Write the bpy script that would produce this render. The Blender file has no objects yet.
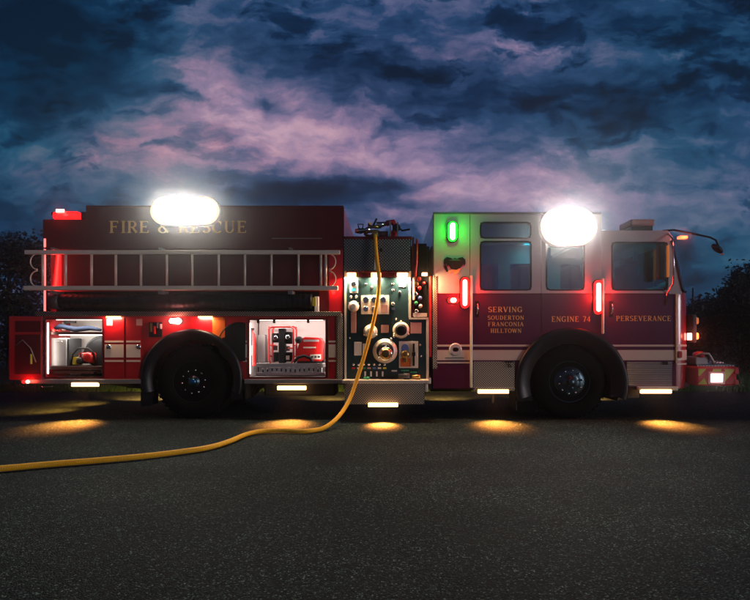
import bpy, bmesh, math, random
from mathutils import Vector, Matrix, noise
random.seed(7)
R = math.radians
sc = bpy.context.scene
col = sc.collection
F, PX, PY, D, H = 560.0, 390.0, 340.0, 8.0, 1.13

def X(px, Y=0.0): return (px - PX) / F * (D + Y)
def Z(py, Y=0.0): return H + (PY - py) / F * (D + Y)

# ------------------------------------------------------------------ materials
def srgb(r, g, b):
    f = lambda c: c / 12.92 if c <= .04045 else ((c + .055) / 1.055) ** 2.4
    return (f(r / 255), f(g / 255), f(b / 255), 1)

class NT:
    def __init__(s, tree): s.t = tree; s.n = tree.nodes; s.l = tree.links
    def new(s, typ, **kw):
        n = s.n.new(typ)
        for k, v in kw.items(): setattr(n, k, v)
        return n
    def put(s, node, idx, v):
        if isinstance(v, bpy.types.NodeSocket): s.l.new(v, node.inputs[idx])
        elif v is not None: node.inputs[idx].default_value = v
    def math(s, op, a, b=None, c=None, clamp=False):
        n = s.new('ShaderNodeMath', operation=op, use_clamp=clamp)
        s.put(n, 0, a); s.put(n, 1, b); s.put(n, 2, c)
        return n.outputs[0]
    def mix(s, fac, a, b, blend='MIX'):
        n = s.new('ShaderNodeMix', data_type='RGBA', blend_type=blend)
        s.put(n, 0, fac); s.put(n, 6, a); s.put(n, 7, b)
        return n.outputs[2]
    def noise(s, vec, scale, detail=4, rough=.55, out=0):
        n = s.new('ShaderNodeTexNoise'); s.put(n, 'Vector', vec)
        n.inputs['Scale'].default_value = scale; n.inputs['Detail'].default_value = detail
        n.inputs['Roughness'].default_value = rough
        return n.outputs[out]
    def voronoi(s, vec, scale, rnd=1.0, feature='F1', out='Distance'):
        n = s.new('ShaderNodeTexVoronoi', feature=feature); s.put(n, 'Vector', vec)
        n.inputs['Scale'].default_value = scale; n.inputs['Randomness'].default_value = rnd
        return n.outputs[out]
    def ramp(s, fac, stops, interp='LINEAR'):
        n = s.new('ShaderNodeValToRGB'); n.color_ramp.interpolation = interp
        e = n.color_ramp.elements
        while len(e) < len(stops): e.new(.5)
        for i, (p, c) in enumerate(stops): e[i].position = p; e[i].color = c
        s.put(n, 0, fac); return n.outputs[0]
    def map(s, vec, scale=(1, 1, 1), rot=(0, 0, 0), loc=(0, 0, 0)):
        n = s.new('ShaderNodeMapping'); s.put(n, 0, vec)
        n.inputs['Scale'].default_value = scale; n.inputs['Rotation'].default_value = rot; n.inputs['Location'].default_value = loc
        return n.outputs[0]
    def bump(s, h, strength, dist):
        n = s.new('ShaderNodeBump'); s.put(n, 'Height', h)
        n.inputs['Strength'].default_value = strength; n.inputs['Distance'].default_value = dist
        return n.outputs[0]

def mat(name, color, rough=.5, metal=0.0, coat=0.0, spec=.5, var=.12, vscale=6, bump=None, emis=None, estr=0, rvar=.12):
    m = bpy.data.materials.new(name); m.use_nodes = True
    t = NT(m.node_tree); p = t.n['Principled BSDF']
    tc = t.new('ShaderNodeTexCoord').outputs['Object']
    nz = t.noise(tc, vscale, 5)
    k = t.math('MULTIPLY_ADD', nz, var * 2, 1 - var)
    c = t.new('ShaderNodeVectorMath', operation='SCALE'); c.inputs[0].default_value = color[:3]
    t.l.new(k, c.inputs[3]); t.l.new(c.outputs[0], p.inputs['Base Color'])
    rr = t.math('MULTIPLY_ADD', t.noise(tc, vscale * 2.3, 4), rvar * 2, rough - rvar, clamp=True)
    t.l.new(rr, p.inputs['Roughness'])
    p.inputs['Metallic'].default_value = metal
    p.inputs['Coat Weight'].default_value = coat; p.inputs['Coat Roughness'].default_value = .06
    p.inputs['Specular IOR Level'].default_value = spec
    if bump:
        t.l.new(t.bump(t.noise(tc, bump[0], 4), bump[1], bump[2]), p.inputs['Normal'])
    if emis:
        p.inputs['Emission Color'].default_value = (*emis, 1); p.inputs['Emission Strength'].default_value = estr
    return m

M = {}
M['red'] = mat('red_paint', (.36, .003, .008), .32, coat=.5, vscale=2, bump=(9, .12, .004), rvar=.05)
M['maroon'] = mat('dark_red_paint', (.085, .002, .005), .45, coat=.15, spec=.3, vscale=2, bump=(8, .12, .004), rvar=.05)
M['cabred'] = mat('cab_red_sky_tint', (.10, .006, .036), .32, coat=.6, vscale=1.5, bump=(6, .1, .004), rvar=.05)  # purple of the reflected sky put into the red base colour
M['white'] = mat('white_paint', (.52, .48, .46), .35, coat=.8, vscale=1.5, var=.06, bump=(6, .08, .004), rvar=.05)
M['stripe'] = mat('cream_stripe', (.74, .60, .46), .4, vscale=3, var=.06)
M['black'] = mat('black_plastic', (.006, .006, .007), .55, rvar=.1, spec=.3)
M['fender'] = mat('black_fender', (.004, .005, .008), .42, spec=.35)
M['rubber'] = mat('tyre_rubber', (.0035, .0035, .0035), .95, var=.25, vscale=14, bump=(60, .4, .004), rvar=.04, spec=.15)
M['rim'] = mat('dark_wheel_metal', (.06, .10, .12), .35, metal=.9)
M['hub_reflect'] = mat('hub_blue_reflection', (.05, .22, .42), .3, metal=1)  # blue reflections on the rear hub put into its base colour
M['chrome'] = mat('chrome', (.7, .7, .7), .15, metal=1, var=.05, rvar=.08)
M['alu'] = mat('brushed_aluminium', (.78, .68, .54), .40, metal=.35, var=.12, vscale=9)
M['liner'] = mat('compartment_liner', (.66, .62, .60), .6, var=.08)
M['trim'] = mat('galvanised_trim', (.30, .29, .28), .45, metal=.7)
M['panel'] = mat('pump_panel_black', (.007, .028, .032), .42, var=.2, rvar=.08)
M['brass'] = mat('worn_brass', (.45, .27, .09), .35, metal=1)
M['gold'] = mat('gold_leaf', (.95, .58, .17), .42, metal=.0, var=.15, vscale=20)
M['shelf'] = mat('brown_shelf', (.09, .035, .025), .6)
M['grey'] = mat('grey_case', (.34, .33, .32), .55)
M['darkgrey'] = mat('dark_grey_plastic', (.035, .037, .04), .5)
M['seat'] = mat('grey_seat_cloth', (.20, .21, .21), .9)
M['toolred'] = mat('tool_red', (.55, .012, .01), .4, coat=.3)
M['orange'] = mat('orange_paint', (.6, .13, .015), .4)
M['yellow'] = mat('yellow_mark', (.75, .62, .03), .5)
M['plate'] = mat('label_plate', (.70, .62, .52), .5)
M['pinkplate'] = mat('pink_label', (.55, .28, .24), .5)
M['blue'] = mat('blue_label', (.10, .16, .40), .5)
M['navy'] = mat('navy_canvas', (.02, .035, .08), .8)
M['green'] = mat('green_label', (.03, .30, .12), .5)
M['hosedark'] = mat('suction_hose_rubber', (.005, .006, .010), .5, spec=.3, bump=(40, .3, .003))
M['flash_red'] = mat('retroreflective_red', (.55, .004, .006), .5, spec=.2)
M['flash_yel'] = mat('retroreflective_yellow', (.55, .50, .03), .4)
M['bark'] = mat('bark', (.05, .035, .025), .9, bump=(20, .8, .02))
M['chassis'] = mat('chassis_black', (.012, .011, .011), .6)

def leafmat(name, c1, c2):
    m = bpy.data.materials.new(name); m.use_nodes = True
    t = NT(m.node_tree); p = t.n['Principled BSDF']
    g = t.new('ShaderNodeTexCoord').outputs['Object']
    c = t.ramp(t.noise(g, 2.2, 6, .7), [(.3, (*c1, 1)), (.7, (*c2, 1))])
    t.l.new(c, p.inputs['Base Color']); p.inputs['Roughness'].default_value = .75
    return m
M['leaf'] = leafmat('dark_foliage', (.006, .009, .004), (.020, .024, .010))
M['leaf2'] = leafmat('rusty_foliage', (.026, .020, .008), (.062, .046, .018))
M['blade'] = leafmat('grass_blades', (.02, .075, .012), (.06, .19, .025))
M['soil'] = leafmat('turf', (.018, .04, .010), (.03, .06, .015))

def hosemat():
    m = mat('yellow_fire_hose', (.95, .48, .010), .6, var=.1)
    t = NT(m.node_tree); p = t.n['Principled BSDF']
    w = t.new('ShaderNodeTexWave'); w.inputs['Scale'].default_value = 30
    t.l.new(t.new('ShaderNodeTexCoord').outputs['Object'], w.inputs[0]); w.inputs['Distortion'].default_value = 2
    t.l.new(t.bump(w.outputs[1], .8, .005), p.inputs['Normal'])
    return m
M['hose'] = hosemat()

def platemat(name, colr, pitch, rough=.35, strength=.8, metal=.9):
    m = bpy.data.materials.new(name); m.use_nodes = True
    t = NT(m.node_tree); p = t.n['Principled BSDF']
    g = t.new('ShaderNodeNewGeometry').outputs['Position']
    s = t.new('ShaderNodeSeparateXYZ'); t.l.new(g, s.inputs[0])
    k = math.pi / pitch
    a = t.math('SINE', t.math('MULTIPLY', t.math('ADD', s.outputs[0], s.outputs[2]), k))
    b = t.math('SINE', t.math('MULTIPLY', t.math('SUBTRACT', s.outputs[0], s.outputs[2]), k))
    h = t.math('ABSOLUTE', t.math('MULTIPLY', a, b))
    h2 = t.math('POWER', h, 1.6)
    t.l.new(t.bump(h2, strength, .006), p.inputs['Normal'])
    dark = tuple(c * .16 for c in colr) + (1,)  # lit tread put into the colour: bright dots, dark ground between
    t.l.new(t.mix(h2, dark, (*colr, 1)), p.inputs['Base Color'])
    p.inputs['Metallic'].default_value = metal; p.inputs['Roughness'].default_value = rough
    return m
M['diamond'] = platemat('diamond_plate', (.42, .46, .46), .042)
M['treadfine'] = platemat('fine_tread_plate', (.60, .52, .40), .034)

def ribmat():
    m = bpy.data.materials.new('ribbed_aluminium'); m.use_nodes = True
    t = NT(m.node_tree); p = t.n['Principled BSDF']
    g = t.new('ShaderNodeNewGeometry').outputs['Position']
    s = t.new('ShaderNodeSeparateXYZ'); t.l.new(g, s.inputs[0])
    w = t.math('SINE', t.math('MULTIPLY', s.outputs[2], 2 * math.pi / .026))
    t.l.new(t.bump(w, .6, .005), p.inputs['Normal'])
    t.l.new(t.ramp(t.math('MULTIPLY_ADD', w, .5, .5), [(0, (.25, .24, .24, 1)), (1, (.55, .54, .52, 1))]), p.inputs['Base Color'])
    p.inputs['Metallic'].default_value = .8; p.inputs['Roughness'].default_value = .38
    return m
M['ribbed'] = ribmat()

def glassmat(nm='tinted_glass', tint=(.28, .62, .66, 1)):
    m = bpy.data.materials.new(nm); m.use_nodes = True
    t = NT(m.node_tree); t.n.clear()
    o = t.new('ShaderNodeOutputMaterial'); mx = t.new('ShaderNodeMixShader')
    fr = t.new('ShaderNodeFresnel'); fr.inputs[0].default_value = 1.9
    g = t.new('ShaderNodeBsdfGlossy'); g.inputs['Roughness'].default_value = .015; g.inputs['Color'].default_value = (.75, .95, 1, 1)
    tr = t.new('ShaderNodeBsdfTransparent'); tr.inputs[0].default_value = tint
    nb = t.bump(t.noise(t.new('ShaderNodeTexCoord').outputs['Object'], 2.0, 1), .1, .01)
    t.l.new(nb, g.inputs['Normal'])
    t.l.new(t.math('MULTIPLY', fr.outputs[0], 1.6, clamp=True), mx.inputs[0]); t.l.new(tr.outputs[0], mx.inputs[1]); t.l.new(g.outputs[0], mx.inputs[2])
    t.l.new(mx.outputs[0], o.inputs[0])
    return m
M['glass'] = glassmat()
M['glassdark'] = glassmat('dark_windshield_glass', (.07, .20, .25, 1))

def emit(name, colr, s):
    m = bpy.data.materials.new(name); m.use_nodes = True
    t = NT(m.node_tree); p = t.n['Principled BSDF']
    p.inputs['Base Color'].default_value = (*colr, 1); p.inputs['Roughness'].default_value = .2
    p.inputs['Emission Color'].default_value = (*colr, 1)
    # LED-ish unevenness inside the lens
    tc = t.new('ShaderNodeTexCoord').outputs['Object']
    v = t.math('MULTIPLY_ADD', t.noise(tc, 25, 2), .5, .75)
    t.l.new(t.math('MULTIPLY', v, s), p.inputs['Emission Strength'])
    return m
M['e_flood'] = emit('flood_lens', (1, .93, .80), 18)
M['e_halo_outer'] = emit('halo_outer', (1, .62, .34), .75)  # bloom around the scene lights, put in as warm emission
M['e_halo_inner'] = emit('halo_inner', (1, .80, .50), 1.6)
M['e_marker'] = emit('marker_lens', (1, .16, .05), 3.2)
M['e_red'] = emit('red_lens', (1, .012, .012), 1.8)
M['e_greenhot'] = emit('green_lens_core', (.45, 1, .40), 8)
M['e_redhot'] = emit('red_lens_core', (1, .40, .30), 6)
M['e_green'] = emit('green_lens', (.01, 1, .03), 1.6)
M['e_warm'] = emit('warm_fill_glow', (1, .50, .20), 5)
M['e_white'] = emit('white_strip_lens', (1, .90, .78), 4)
M['e_pink'] = emit('pinkish_white_lens', (1, .66, .62), 7)
M['e_amber'] = emit('amber_lens', (1, .30, .05), 3)
M['e_amberdim'] = emit('amber_glow_dim', (1, .26, .05), .3)
M['e_redstrip'] = emit('red_lit_edge', (1, .22, .20), 1.5)
M['e_teal'] = emit('teal_glow', (.05, .6, .7), .5)

# ------------------------------------------------------------------ mesh builder
WL = {}
class MB:
    def __init__(s): s.bm = bmesh.new(); s.mi = 0; s.jit = 0
    def _f(s, vs):
        try:
            f = s.bm.faces.new(vs); f.material_index = s.mi; return f
        except ValueError: return None
    def box(s, x0, x1, y0, y1, z0, z1, bev=0.0):
        if x0 > x1: x0, x1 = x1, x0
        if y0 > y1: y0, y1 = y1, y0
        if z0 > z1: z0, z1 = z1, z0
        v = [s.bm.verts.new(p) for p in ((x0,y0,z0),(x1,y0,z0),(x1,y1,z0),(x0,y1,z0),(x0,y0,z1),(x1,y0,z1),(x1,y1,z1),(x0,y1,z1))]
        fs = [s._f([v[i] for i in q]) for q in ((0,3,2,1),(4,5,6,7),(0,1,5,4),(1,2,6,5),(2,3,7,6),(3,0,4,7))]
        if bev > 0:
            bev = min(bev, .45 * min(x1-x0, y1-y0, z1-z0))
            es = list({e for f in fs for e in f.edges})
            r = bmesh.ops.bevel(s.bm, geom=es, offset=bev, segments=2, affect='EDGES', profile=.5)
            for f in r['faces']: f.material_index = s.mi
        return s
    def pbox(s, px0, px1, py0, py1, y0, y1, bev=0.0, at=None):     # box given by its picture rectangle at its front face y0
        a = min(y0, y1) if at is None else at
        return s.box(X(px0, a), X(px1, a), y0, y1, Z(py1, a), Z(py0, a), bev)
    def prism(s, pts, y0, y1):        # pts in XZ
        a = [s.bm.verts.new((x, y0, z)) for x, z in pts]; b = [s.bm.verts.new((x, y1, z)) for x, z in pts]
        f = s._f(a); g = s._f(list(reversed(b))); n = len(pts)
        for i in range(n): s._f([a[i], b[i], b[(i+1) % n], a[(i+1) % n]])
        return s
    def tube(s, pts, r, n=10, caps=True, ell=None):
        pts = [Vector(p) for p in pts]; rings = []; up = None
        for i, p in enumerate(pts):
            d = (pts[min(i+1, len(pts)-1)] - pts[max(i-1, 0)]).normalized()
            if up is None:
                up = Vector((0, 0, 1)) if abs(d.z) < .9 else Vector((0, 1, 0))
            u = (up - d * up.dot(d)).normalized(); w = d.cross(u); up = u
            rr = r[i] if isinstance(r, (list, tuple)) else r
            rings.append([s.bm.verts.new(p + (u * math.sin(2*math.pi*k/n) + w * math.cos(2*math.pi*k/n)) * rr) for k in range(n)])
        for a, b in zip(rings, rings[1:]):
            for k in range(n):
                f = s._f([a[k], a[(k+1) % n], b[(k+1) % n], b[k]])
                if f: f.smooth = True
        if caps: s._f(list(reversed(rings[0]))); s._f(rings[-1])
        return s
    def lathe(s, c, prof, axis='Y', n=32):     # prof: (radius, offset along axis)
        c = Vector(c); rings = []
        for r, o in prof:
            ring = []
            for k in range(n):
                a = 2 * math.pi * k / n; p, q = math.cos(a) * r, math.sin(a) * r
                ring.append(s.bm.verts.new(c + (Vector((p, o, q)) if axis == 'Y' else Vector((p, q, o)) if axis == 'Z' else Vector((o, p, q)))))
            rings.append(ring)
        for a, b in zip(rings, rings[1:]):
            for k in range(n):
                f = s._f([a[k], b[k], b[(k+1) % n], a[(k+1) % n]])
                if f: f.smooth = True
        if prof[0][0] > 1e-5: s._f(rings[0])
        if prof[-1][0] > 1e-5: s._f(list(reversed(rings[-1])))
        return s
    def wall(s, xs, zs, y0, y1, holes):        # a wall with rectangular openings, jambs closed
        for h in holes: xs = xs + [h[0], h[1]]; zs = zs + [h[2], h[3]]
        xs = sorted(set(round(x, 5) for x in xs)); zs = sorted(set(round(z, 5) for z in zs))
        def solid(i, j):
            if not (0 <= i < len(xs)-1 and 0 <= j < len(zs)-1): return False
            cx, cz = (xs[i]+xs[i+1])/2, (zs[j]+zs[j+1])/2
            return not any(h[0] < cx < h[1] and h[2] < cz < h[3] for h in holes)
        V = {}
        def v(i, j, k):
            if (i, j, k) not in V: V[i, j, k] = s.bm.verts.new((xs[i], (y0, y1)[k], zs[j]))
            return V[i, j, k]
        for i in range(len(xs)-1):
            for j in range(len(zs)-1):
                if not solid(i, j): continue
                s._f([v(i,j,0), v(i+1,j,0), v(i+1,j+1,0), v(i,j+1,0)]); s._f([v(i,j+1,1), v(i+1,j+1,1), v(i+1,j,1), v(i,j,1)])
                if not solid(i-1, j): s._f([v(i,j,0), v(i,j+1,0), v(i,j+1,1), v(i,j,1)])
                if not solid(i+1, j): s._f([v(i+1,j,0), v(i+1,j,1), v(i+1,j+1,1), v(i+1,j+1,0)])
                if not solid(i, j-1): s._f([v(i,j,0), v(i,j,1), v(i+1,j,1), v(i+1,j,0)])
                if not solid(i, j+1): s._f([v(i,j+1,0), v(i+1,j+1,0), v(i+1,j+1,1), v(i,j+1,1)])
        return s
    def skirt(s, xa, xb, z0, z1, y0, y1, arch, n=40):   # panel whose lower edge follows a wheel arch
        cx, cz, rr = arch
        xs = [xa + (xb-xa)*i/n for i in range(n+1)]
        def bot(x):
            d = abs(x-cx)
            if d >= rr: return z0
            return max(z0, cz + math.sqrt(rr*rr-d*d))
        prev = None
        runs = []
        for x in xs:
            b = bot(x)
            if b < z1 - 1e-4: prev = (prev or []) + [(x, b)]
            elif prev: runs.append(prev); prev = None
        if prev: runs.append(prev)
        for run in runs:
            if len(run) < 2: continue
            pts = run + [(x, z1) for x, _ in reversed(run)]
            fa = [s.bm.verts.new((x, y0, z)) for x, z in pts]; fb = [s.bm.verts.new((x, y1, z)) for x, z in pts]; m = len(pts); k = len(run)
            for i in range(k-1):
                s._f([fa[i], fa[i+1], fa[m-2-i], fa[m-1-i]]); s._f([fb[m-1-i], fb[m-2-i], fb[i+1], fb[i]])
            for i in range(m): s._f([fa[i], fb[i], fb[(i+1) % m], fa[(i+1) % m]])
        return s
    def rring(s, x0, x1, z0, z1, rad, w, y0, y1, n=6):  # rounded-rectangle frame
        def loop(e, y):
            out = []; r = max(rad + e, .002)
            for cx, cz, a0 in ((x1-rad, z1-rad, 0), (x0+rad, z1-rad, 90), (x0+rad, z0+rad, 180), (x1-rad, z0+rad, 270)):
                for i in range(n+1):
                    a = R(a0 + 90*i/n); out.append(s.bm.verts.new((cx + r*math.cos(a), y, cz + r*math.sin(a))))
            return out
        L = [loop(0, y1), loop(0, y0), loop(w, y0), loop(w, y1)]; m = len(L[0])
        for a, b in zip(L, L[1:]):
            for i in range(m): s._f([a[i], a[(i+1) % m], b[(i+1) % m], b[i]])
        return s
    def capsule(s, cx, cz, w, h, y0, y1, n=8):          # rounded lens
        r = min(w, h)/2; pts = []
        for sx, sz, a0 in ((1, 1, 0), (-1, 1, 90), (-1, -1, 180), (1, -1, 270)):
            for i in range(n+1):
                a = R(a0+90*i/n); pts.append((cx + sx*(w/2-r) + r*math.cos(a), cz + sz*(h/2-r) + r*math.sin(a)))
        return s.prism(pts, y0, y1)
    def build(s, name, mats, parent=None, smooth=False, loc=None):
        bm = s.bm
        bmesh.ops.remove_doubles(bm, verts=bm.verts, dist=1e-6)
        bmesh.ops.recalc_face_normals(bm, faces=bm.faces)
        if smooth:
            for f in bm.faces: f.smooth = True
        if loc is None:
            lo = [min(v.co[i] for v in bm.verts) for i in range(3)]; hi = [max(v.co[i] for v in bm.verts) for i in range(3)]
            loc = Vector([(a+b)/2 for a, b in zip(lo, hi)])
            if parent is None: loc.z = lo[2]
        loc = Vector(loc)
        bmesh.ops.translate(bm, verts=bm.verts, vec=-loc)
        me = bpy.data.meshes.new(name); bm.to_mesh(me); bm.free()
        for m in (mats if isinstance(mats, (list, tuple)) else [mats]): me.materials.append(M[m] if isinstance(m, str) else m)
        o = bpy.data.objects.new(name, me); col.objects.link(o)
        o.parent = parent; o.location = loc - (WL[parent.name] if parent else Vector()); WL[o.name] = loc
        return o

def empty(name, loc, label=None, cat=None, group=None):
    o = bpy.data.objects.new(name, None); o.empty_display_size = .2; col.objects.link(o); o.location = loc; WL[o.name] = Vector(loc)
    if label: tag(o, label, cat, group)
    return o
def tag(o, label=None, cat=None, group=None, kind=None):
    if label: o['label'] = label
    if cat: o['category'] = cat
    if group: o['group'] = group
    if kind: o['kind'] = kind
    return o
def lamp(name, typ, loc, colr, power, parent, direction=None, sx=.1, sy=.1, spread=180, rad=.03, blend=.6, angle=90):
    d = bpy.data.lights.new(name, typ); d.energy = power; d.color = colr
    if typ == 'AREA':
        d.shape = 'RECTANGLE'; d.size = sx; d.size_y = sy; d.spread = R(spread)
    else: d.shadow_soft_size = rad
    if typ == 'SPOT': d.spot_size = R(angle); d.spot_blend = blend
    o = bpy.data.objects.new(name, d); col.objects.link(o)
    if direction is not None:
        o.rotation_euler = Vector(direction).to_track_quat('-Z', 'Y').to_euler()
    o.parent = parent; o.location = Vector(loc) - (WL[parent.name] if parent else Vector())
    return o

# ------------------------------------------------------------------ serif lettering
def glyph_strokes(ch):
    S = []  # (points [(x,y)], thickness function or constant)
    TK, TN = .17, .075
    def ln(x0, y0, x1, y1, t): S.append(([(x0, y0), (x1, y1)], t, None))
    def stem(x, y0=0, y1=1, t=TK, top=True, bot=True):
        ln(x, y0, x, y1, t)
        if bot: ln(x-.15, y0+.03, x+.15, y0+.03, .055)
        if top: ln(x-.15, y1-.03, x+.15, y1-.03, .055)
    def arc(cx, cy, rx, ry, a0, a1, tk=TK, tn=TN, n=14):
        p = []; th = []
        for i in range(n+1):
            a = R(a0 + (a1-a0)*i/n); p.append((cx+rx*math.cos(a), cy+ry*math.sin(a))); th.append(tn + (tk-tn)*abs(math.cos(a)))
        S.append((p, None, th))
    w = .72
    if ch in 'EF':
        stem(.16); ln(.16, .96, .62, .96, TN); ln(.60, .80, .60, 1, .06); ln(.16, .52, .48, .52, TN); ln(.48, .42, .48, .62, .05)
        if ch == 'E': ln(.16, .04, .64, .04, TN); ln(.63, 0, .63, .22, .06)
    elif ch == 'I': stem(.18); w = .36
    elif ch == 'L': stem(.16); ln(.16, .04, .62, .04, TN); ln(.60, 0, .60, .24, .06); w = .68
    elif ch in 'RP':
        stem(.16); ln(.16, .96, .36, .96, TN); ln(.16, .48, .36, .48, TN); arc(.36, .72, .22, .24, -90, 90)
        if ch == 'R': ln(.36, .50, .66, .02, TK); w = .76
    elif ch == 'D': stem(.16); ln(.16, .96, .34, .96, TN); ln(.16, .04, .34, .04, TN); arc(.34, .5, .32, .46, -90, 90); w = .8
    elif ch == 'O': arc(.40, .5, .33, .47, 0, 360, n=26); w = .82
    elif ch == 'C': arc(.40, .5, .33, .47, 45, 315, n=20); ln(.64, .68, .64, .95, .06); w = .76
    elif ch == 'G': arc(.40, .5, .33, .47, 45, 310, n=20); ln(.64, .70, .64, .95, .06); ln(.62, .06, .62, .42, TK); ln(.48, .43, .74, .43, .06); w = .82
    elif ch == 'S': arc(.33, .73, .22, .23, 25, 260); arc(.33, .27, .23, .23, 85, -155); w = .64
    elif ch == 'U': ln(.16, .3, .16, 1, TK); ln(.02, .97, .30, .97, .055); ln(.64, .3, .64, 1, TN); ln(.52, .97, .76, .97, .055); arc(.40, .32, .24, .29, 180, 360, TK*.8); w = .82
    elif ch == 'T': stem(.36, top=False); ln(.04, .96, .68, .96, TN); ln(.05, .78, .05, 1, .06); ln(.67, .78, .67, 1, .06); w = .72
    elif ch == 'N': ln(.14, 0, .14, 1, TN); ln(.68, 0, .68, 1, TN); ln(.14, .96, .68, .04, TK); ln(.02, .03, .26, .03, .055); ln(.56, .97, .80, .97, .055); w = .84
    elif ch == 'V': ln(.10, .98, .38, .02, TK); ln(.66, .98, .40, .02, TN); ln(-.02, .97, .24, .97, .055); ln(.54, .97, .78, .97, .055); w = .76
    elif ch == 'A': ln(.38, .98, .66, .02, TK); ln(.38, .98, .10, .02, TN); ln(.2, .33, .56, .33, TN); ln(-.02, .03, .22, .03, .055); ln(.52, .03, .80, .03, .055); w = .78
    elif ch == 'H': stem(.16); stem(.62); ln(.16, .5, .62, .5, TN); w = .8
    elif ch == 'W': ln(.08, .98, .30, .02, TK); ln(.52, .98, .30, .02, TN); ln(.52, .98, .74, .02, TK); ln(.96, .98, .74, .02, TN); ln(-.04, .97, .2, .97, .055); ln(.84, .97, 1.08, .97, .055); w = 1.06
    elif ch == '&': arc(.36, .76, .17, .21, 0, 360, TK*.8); arc(.34, .27, .26, .25, 70, 350, TK); ln(.28, .62, .72, .03, TK*.9); w = .82
    elif ch == '7': ln(.06, .95, .56, .95, .10); ln(.55, .95, .26, 0, TK*.8); w = .62
    elif ch == '4': ln(.46, 0, .46, 1, TK*.8); ln(.46, .98, .06, .32, TN); ln(.04, .30, .64, .30, TN); w = .68
    else: return [], .42
    return S, w
def lettering(text, px0, px1, py0, py1, mat_, parent, y=-.004, name='lettering'):
    if ' ' in text:          # one mesh per word
        adv = lambda t_: sum(glyph_strokes(c)[1] + .10 for c in t_)
        k = (px1-px0)/(adv(text)-.10); at = px0
        for wd in text.split(' '):
            L = adv(wd); lettering(wd, at, at+(L-.10)*k, py0, py1, mat_, parent, y); at += (L + adv(' '))*k
        return
    total = 0; gl = []
    for ch in text:
        S, w = glyph_strokes(ch); gl.append((S, total)); total += w + .10
    total -= .10
    x0, x1, z0, z1 = X(px0), X(px1), Z(py1), Z(py0)
    sx, sz = (x1-x0)/total, z1-z0
    b = MB(); k = 0
    for S, off in gl:
        for pts, t, th in S:
            k += 1; yy = y - .0004*(k % 7); L = []; Rr = []
            for i, (a, c) in enumerate(pts):
                a2, c2 = pts[min(i+1, len(pts)-1)]; a1, c1 = pts[max(i-1, 0)]
                d = Vector((a2-a1, c2-c1)).normalized(); n = Vector((-d.y, d.x)); tt = (th[i] if th else t)/2
                L.append((x0+(off+a+n.x*tt)*sx, z0+(c+n.y*tt)*sz)); Rr.append((x0+(off+a-n.x*tt)*sx, z0+(c-n.y*tt)*sz))
            for i in range(len(L)-1):
                b._f([b.bm.verts.new((p[0], yy, p[1])) for p in (Rr[i], Rr[i+1], L[i+1], L[i])])
    # give letters real thickness
    r = bmesh.ops.extrude_face_region(b.bm, geom=list(b.bm.faces))
    bmesh.ops.translate(b.bm, verts=[v for v in r['geom'] if isinstance(v, bmesh.types.BMVert)], vec=(0, .0015, 0))
    return b.build(name, mat_, parent)

exec_parts = []
# ================================================================== THE FIRE ENGINE
W = 2.45                       # overall width
eng = empty('fire_engine', (X(370), W/2, 0), 'red and white fire engine parked side on with its scene and warning lights lit', 'fire truck')
REAR = (X(192), .56, .71); FRONT = (X(571), .50, .79)
zb = Z(380)                    # lower body edge

# ---- chassis
b = MB()
b.box(X(60), X(690), .55, .80, .45, .62); b.box(X(60), X(690), 1.65, 1.90, .45, .62)
for px in (110, 250, 300, 420, 500, 640): b.box(X(px), X(px)+.12, .5, 1.95, .40, .60)
b.box(X(262), X(335), .12, .52, .32, .54, .03)
b.box(X(432), X(476), .35, .7, .36, .54, .03)
b.tube([(X(192), .3, .53), (X(192), 2.15, .53)], .10); b.tube([(X(571), .3, .53), (X(571), 2.15, .53)], .08)
b.tube([(X(250), 1.2, .5), (X(560), 1.2, .55)], .06)
b.tube([(X(100), .3, .50), (X(142), .4, .40)], .03)
b.build('chassis', 'chassis', eng)

# ---- rear body
comp = [(X(45.5), X(103), Z(377.5), Z(319)), (X(249), X(326), Z(377.5), Z(319.5))]
b = MB()
b.wall([X(44), X(137)], [zb, Z(316)], 0, .06, [comp[0]])
b.skirt(X(137)+.001, X(246)-.001, zb, Z(316), 0, .06, REAR)
b.wall([X(246), X(343)], [zb, Z(316)], 0, .06, [comp[1]])
zt, zm = Z(206.5), Z(316)
b.box(X(44), X(343), .70, W-.06, zb+.02, zm-.01)
b.box(X(44), X(343), W-.06, W, zb, zm)
b.box(X(44), X(343), .001, W, zm, Z(313))
b.box(X(44), X(44)+.02, .06, .70, zb, zm); b.box(X(343)-.02, X(343), .06, .70, zb, zm)
b.box(X(137), X(137)+.02, .06, .70, zb, zm); b.box(X(246)-.02, X(246), .06, .70, zb, zm)
# recess wall behind the ladder and hose trough
b.box(X(44), X(343), .16, W-.02, Z(313)+.001, Z(249))
b.box(X(329), X(343), .002, .16, Z(313)+.002, Z(249)-.001)
body = b.build('rear_body', 'red', eng)
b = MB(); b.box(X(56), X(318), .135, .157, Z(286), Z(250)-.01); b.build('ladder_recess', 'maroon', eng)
b = MB(); b.box(X(52), X(318), .10, .157, Z(312), Z(291)); b.build('hose_trough', 'black', eng)
b = MB()
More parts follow.
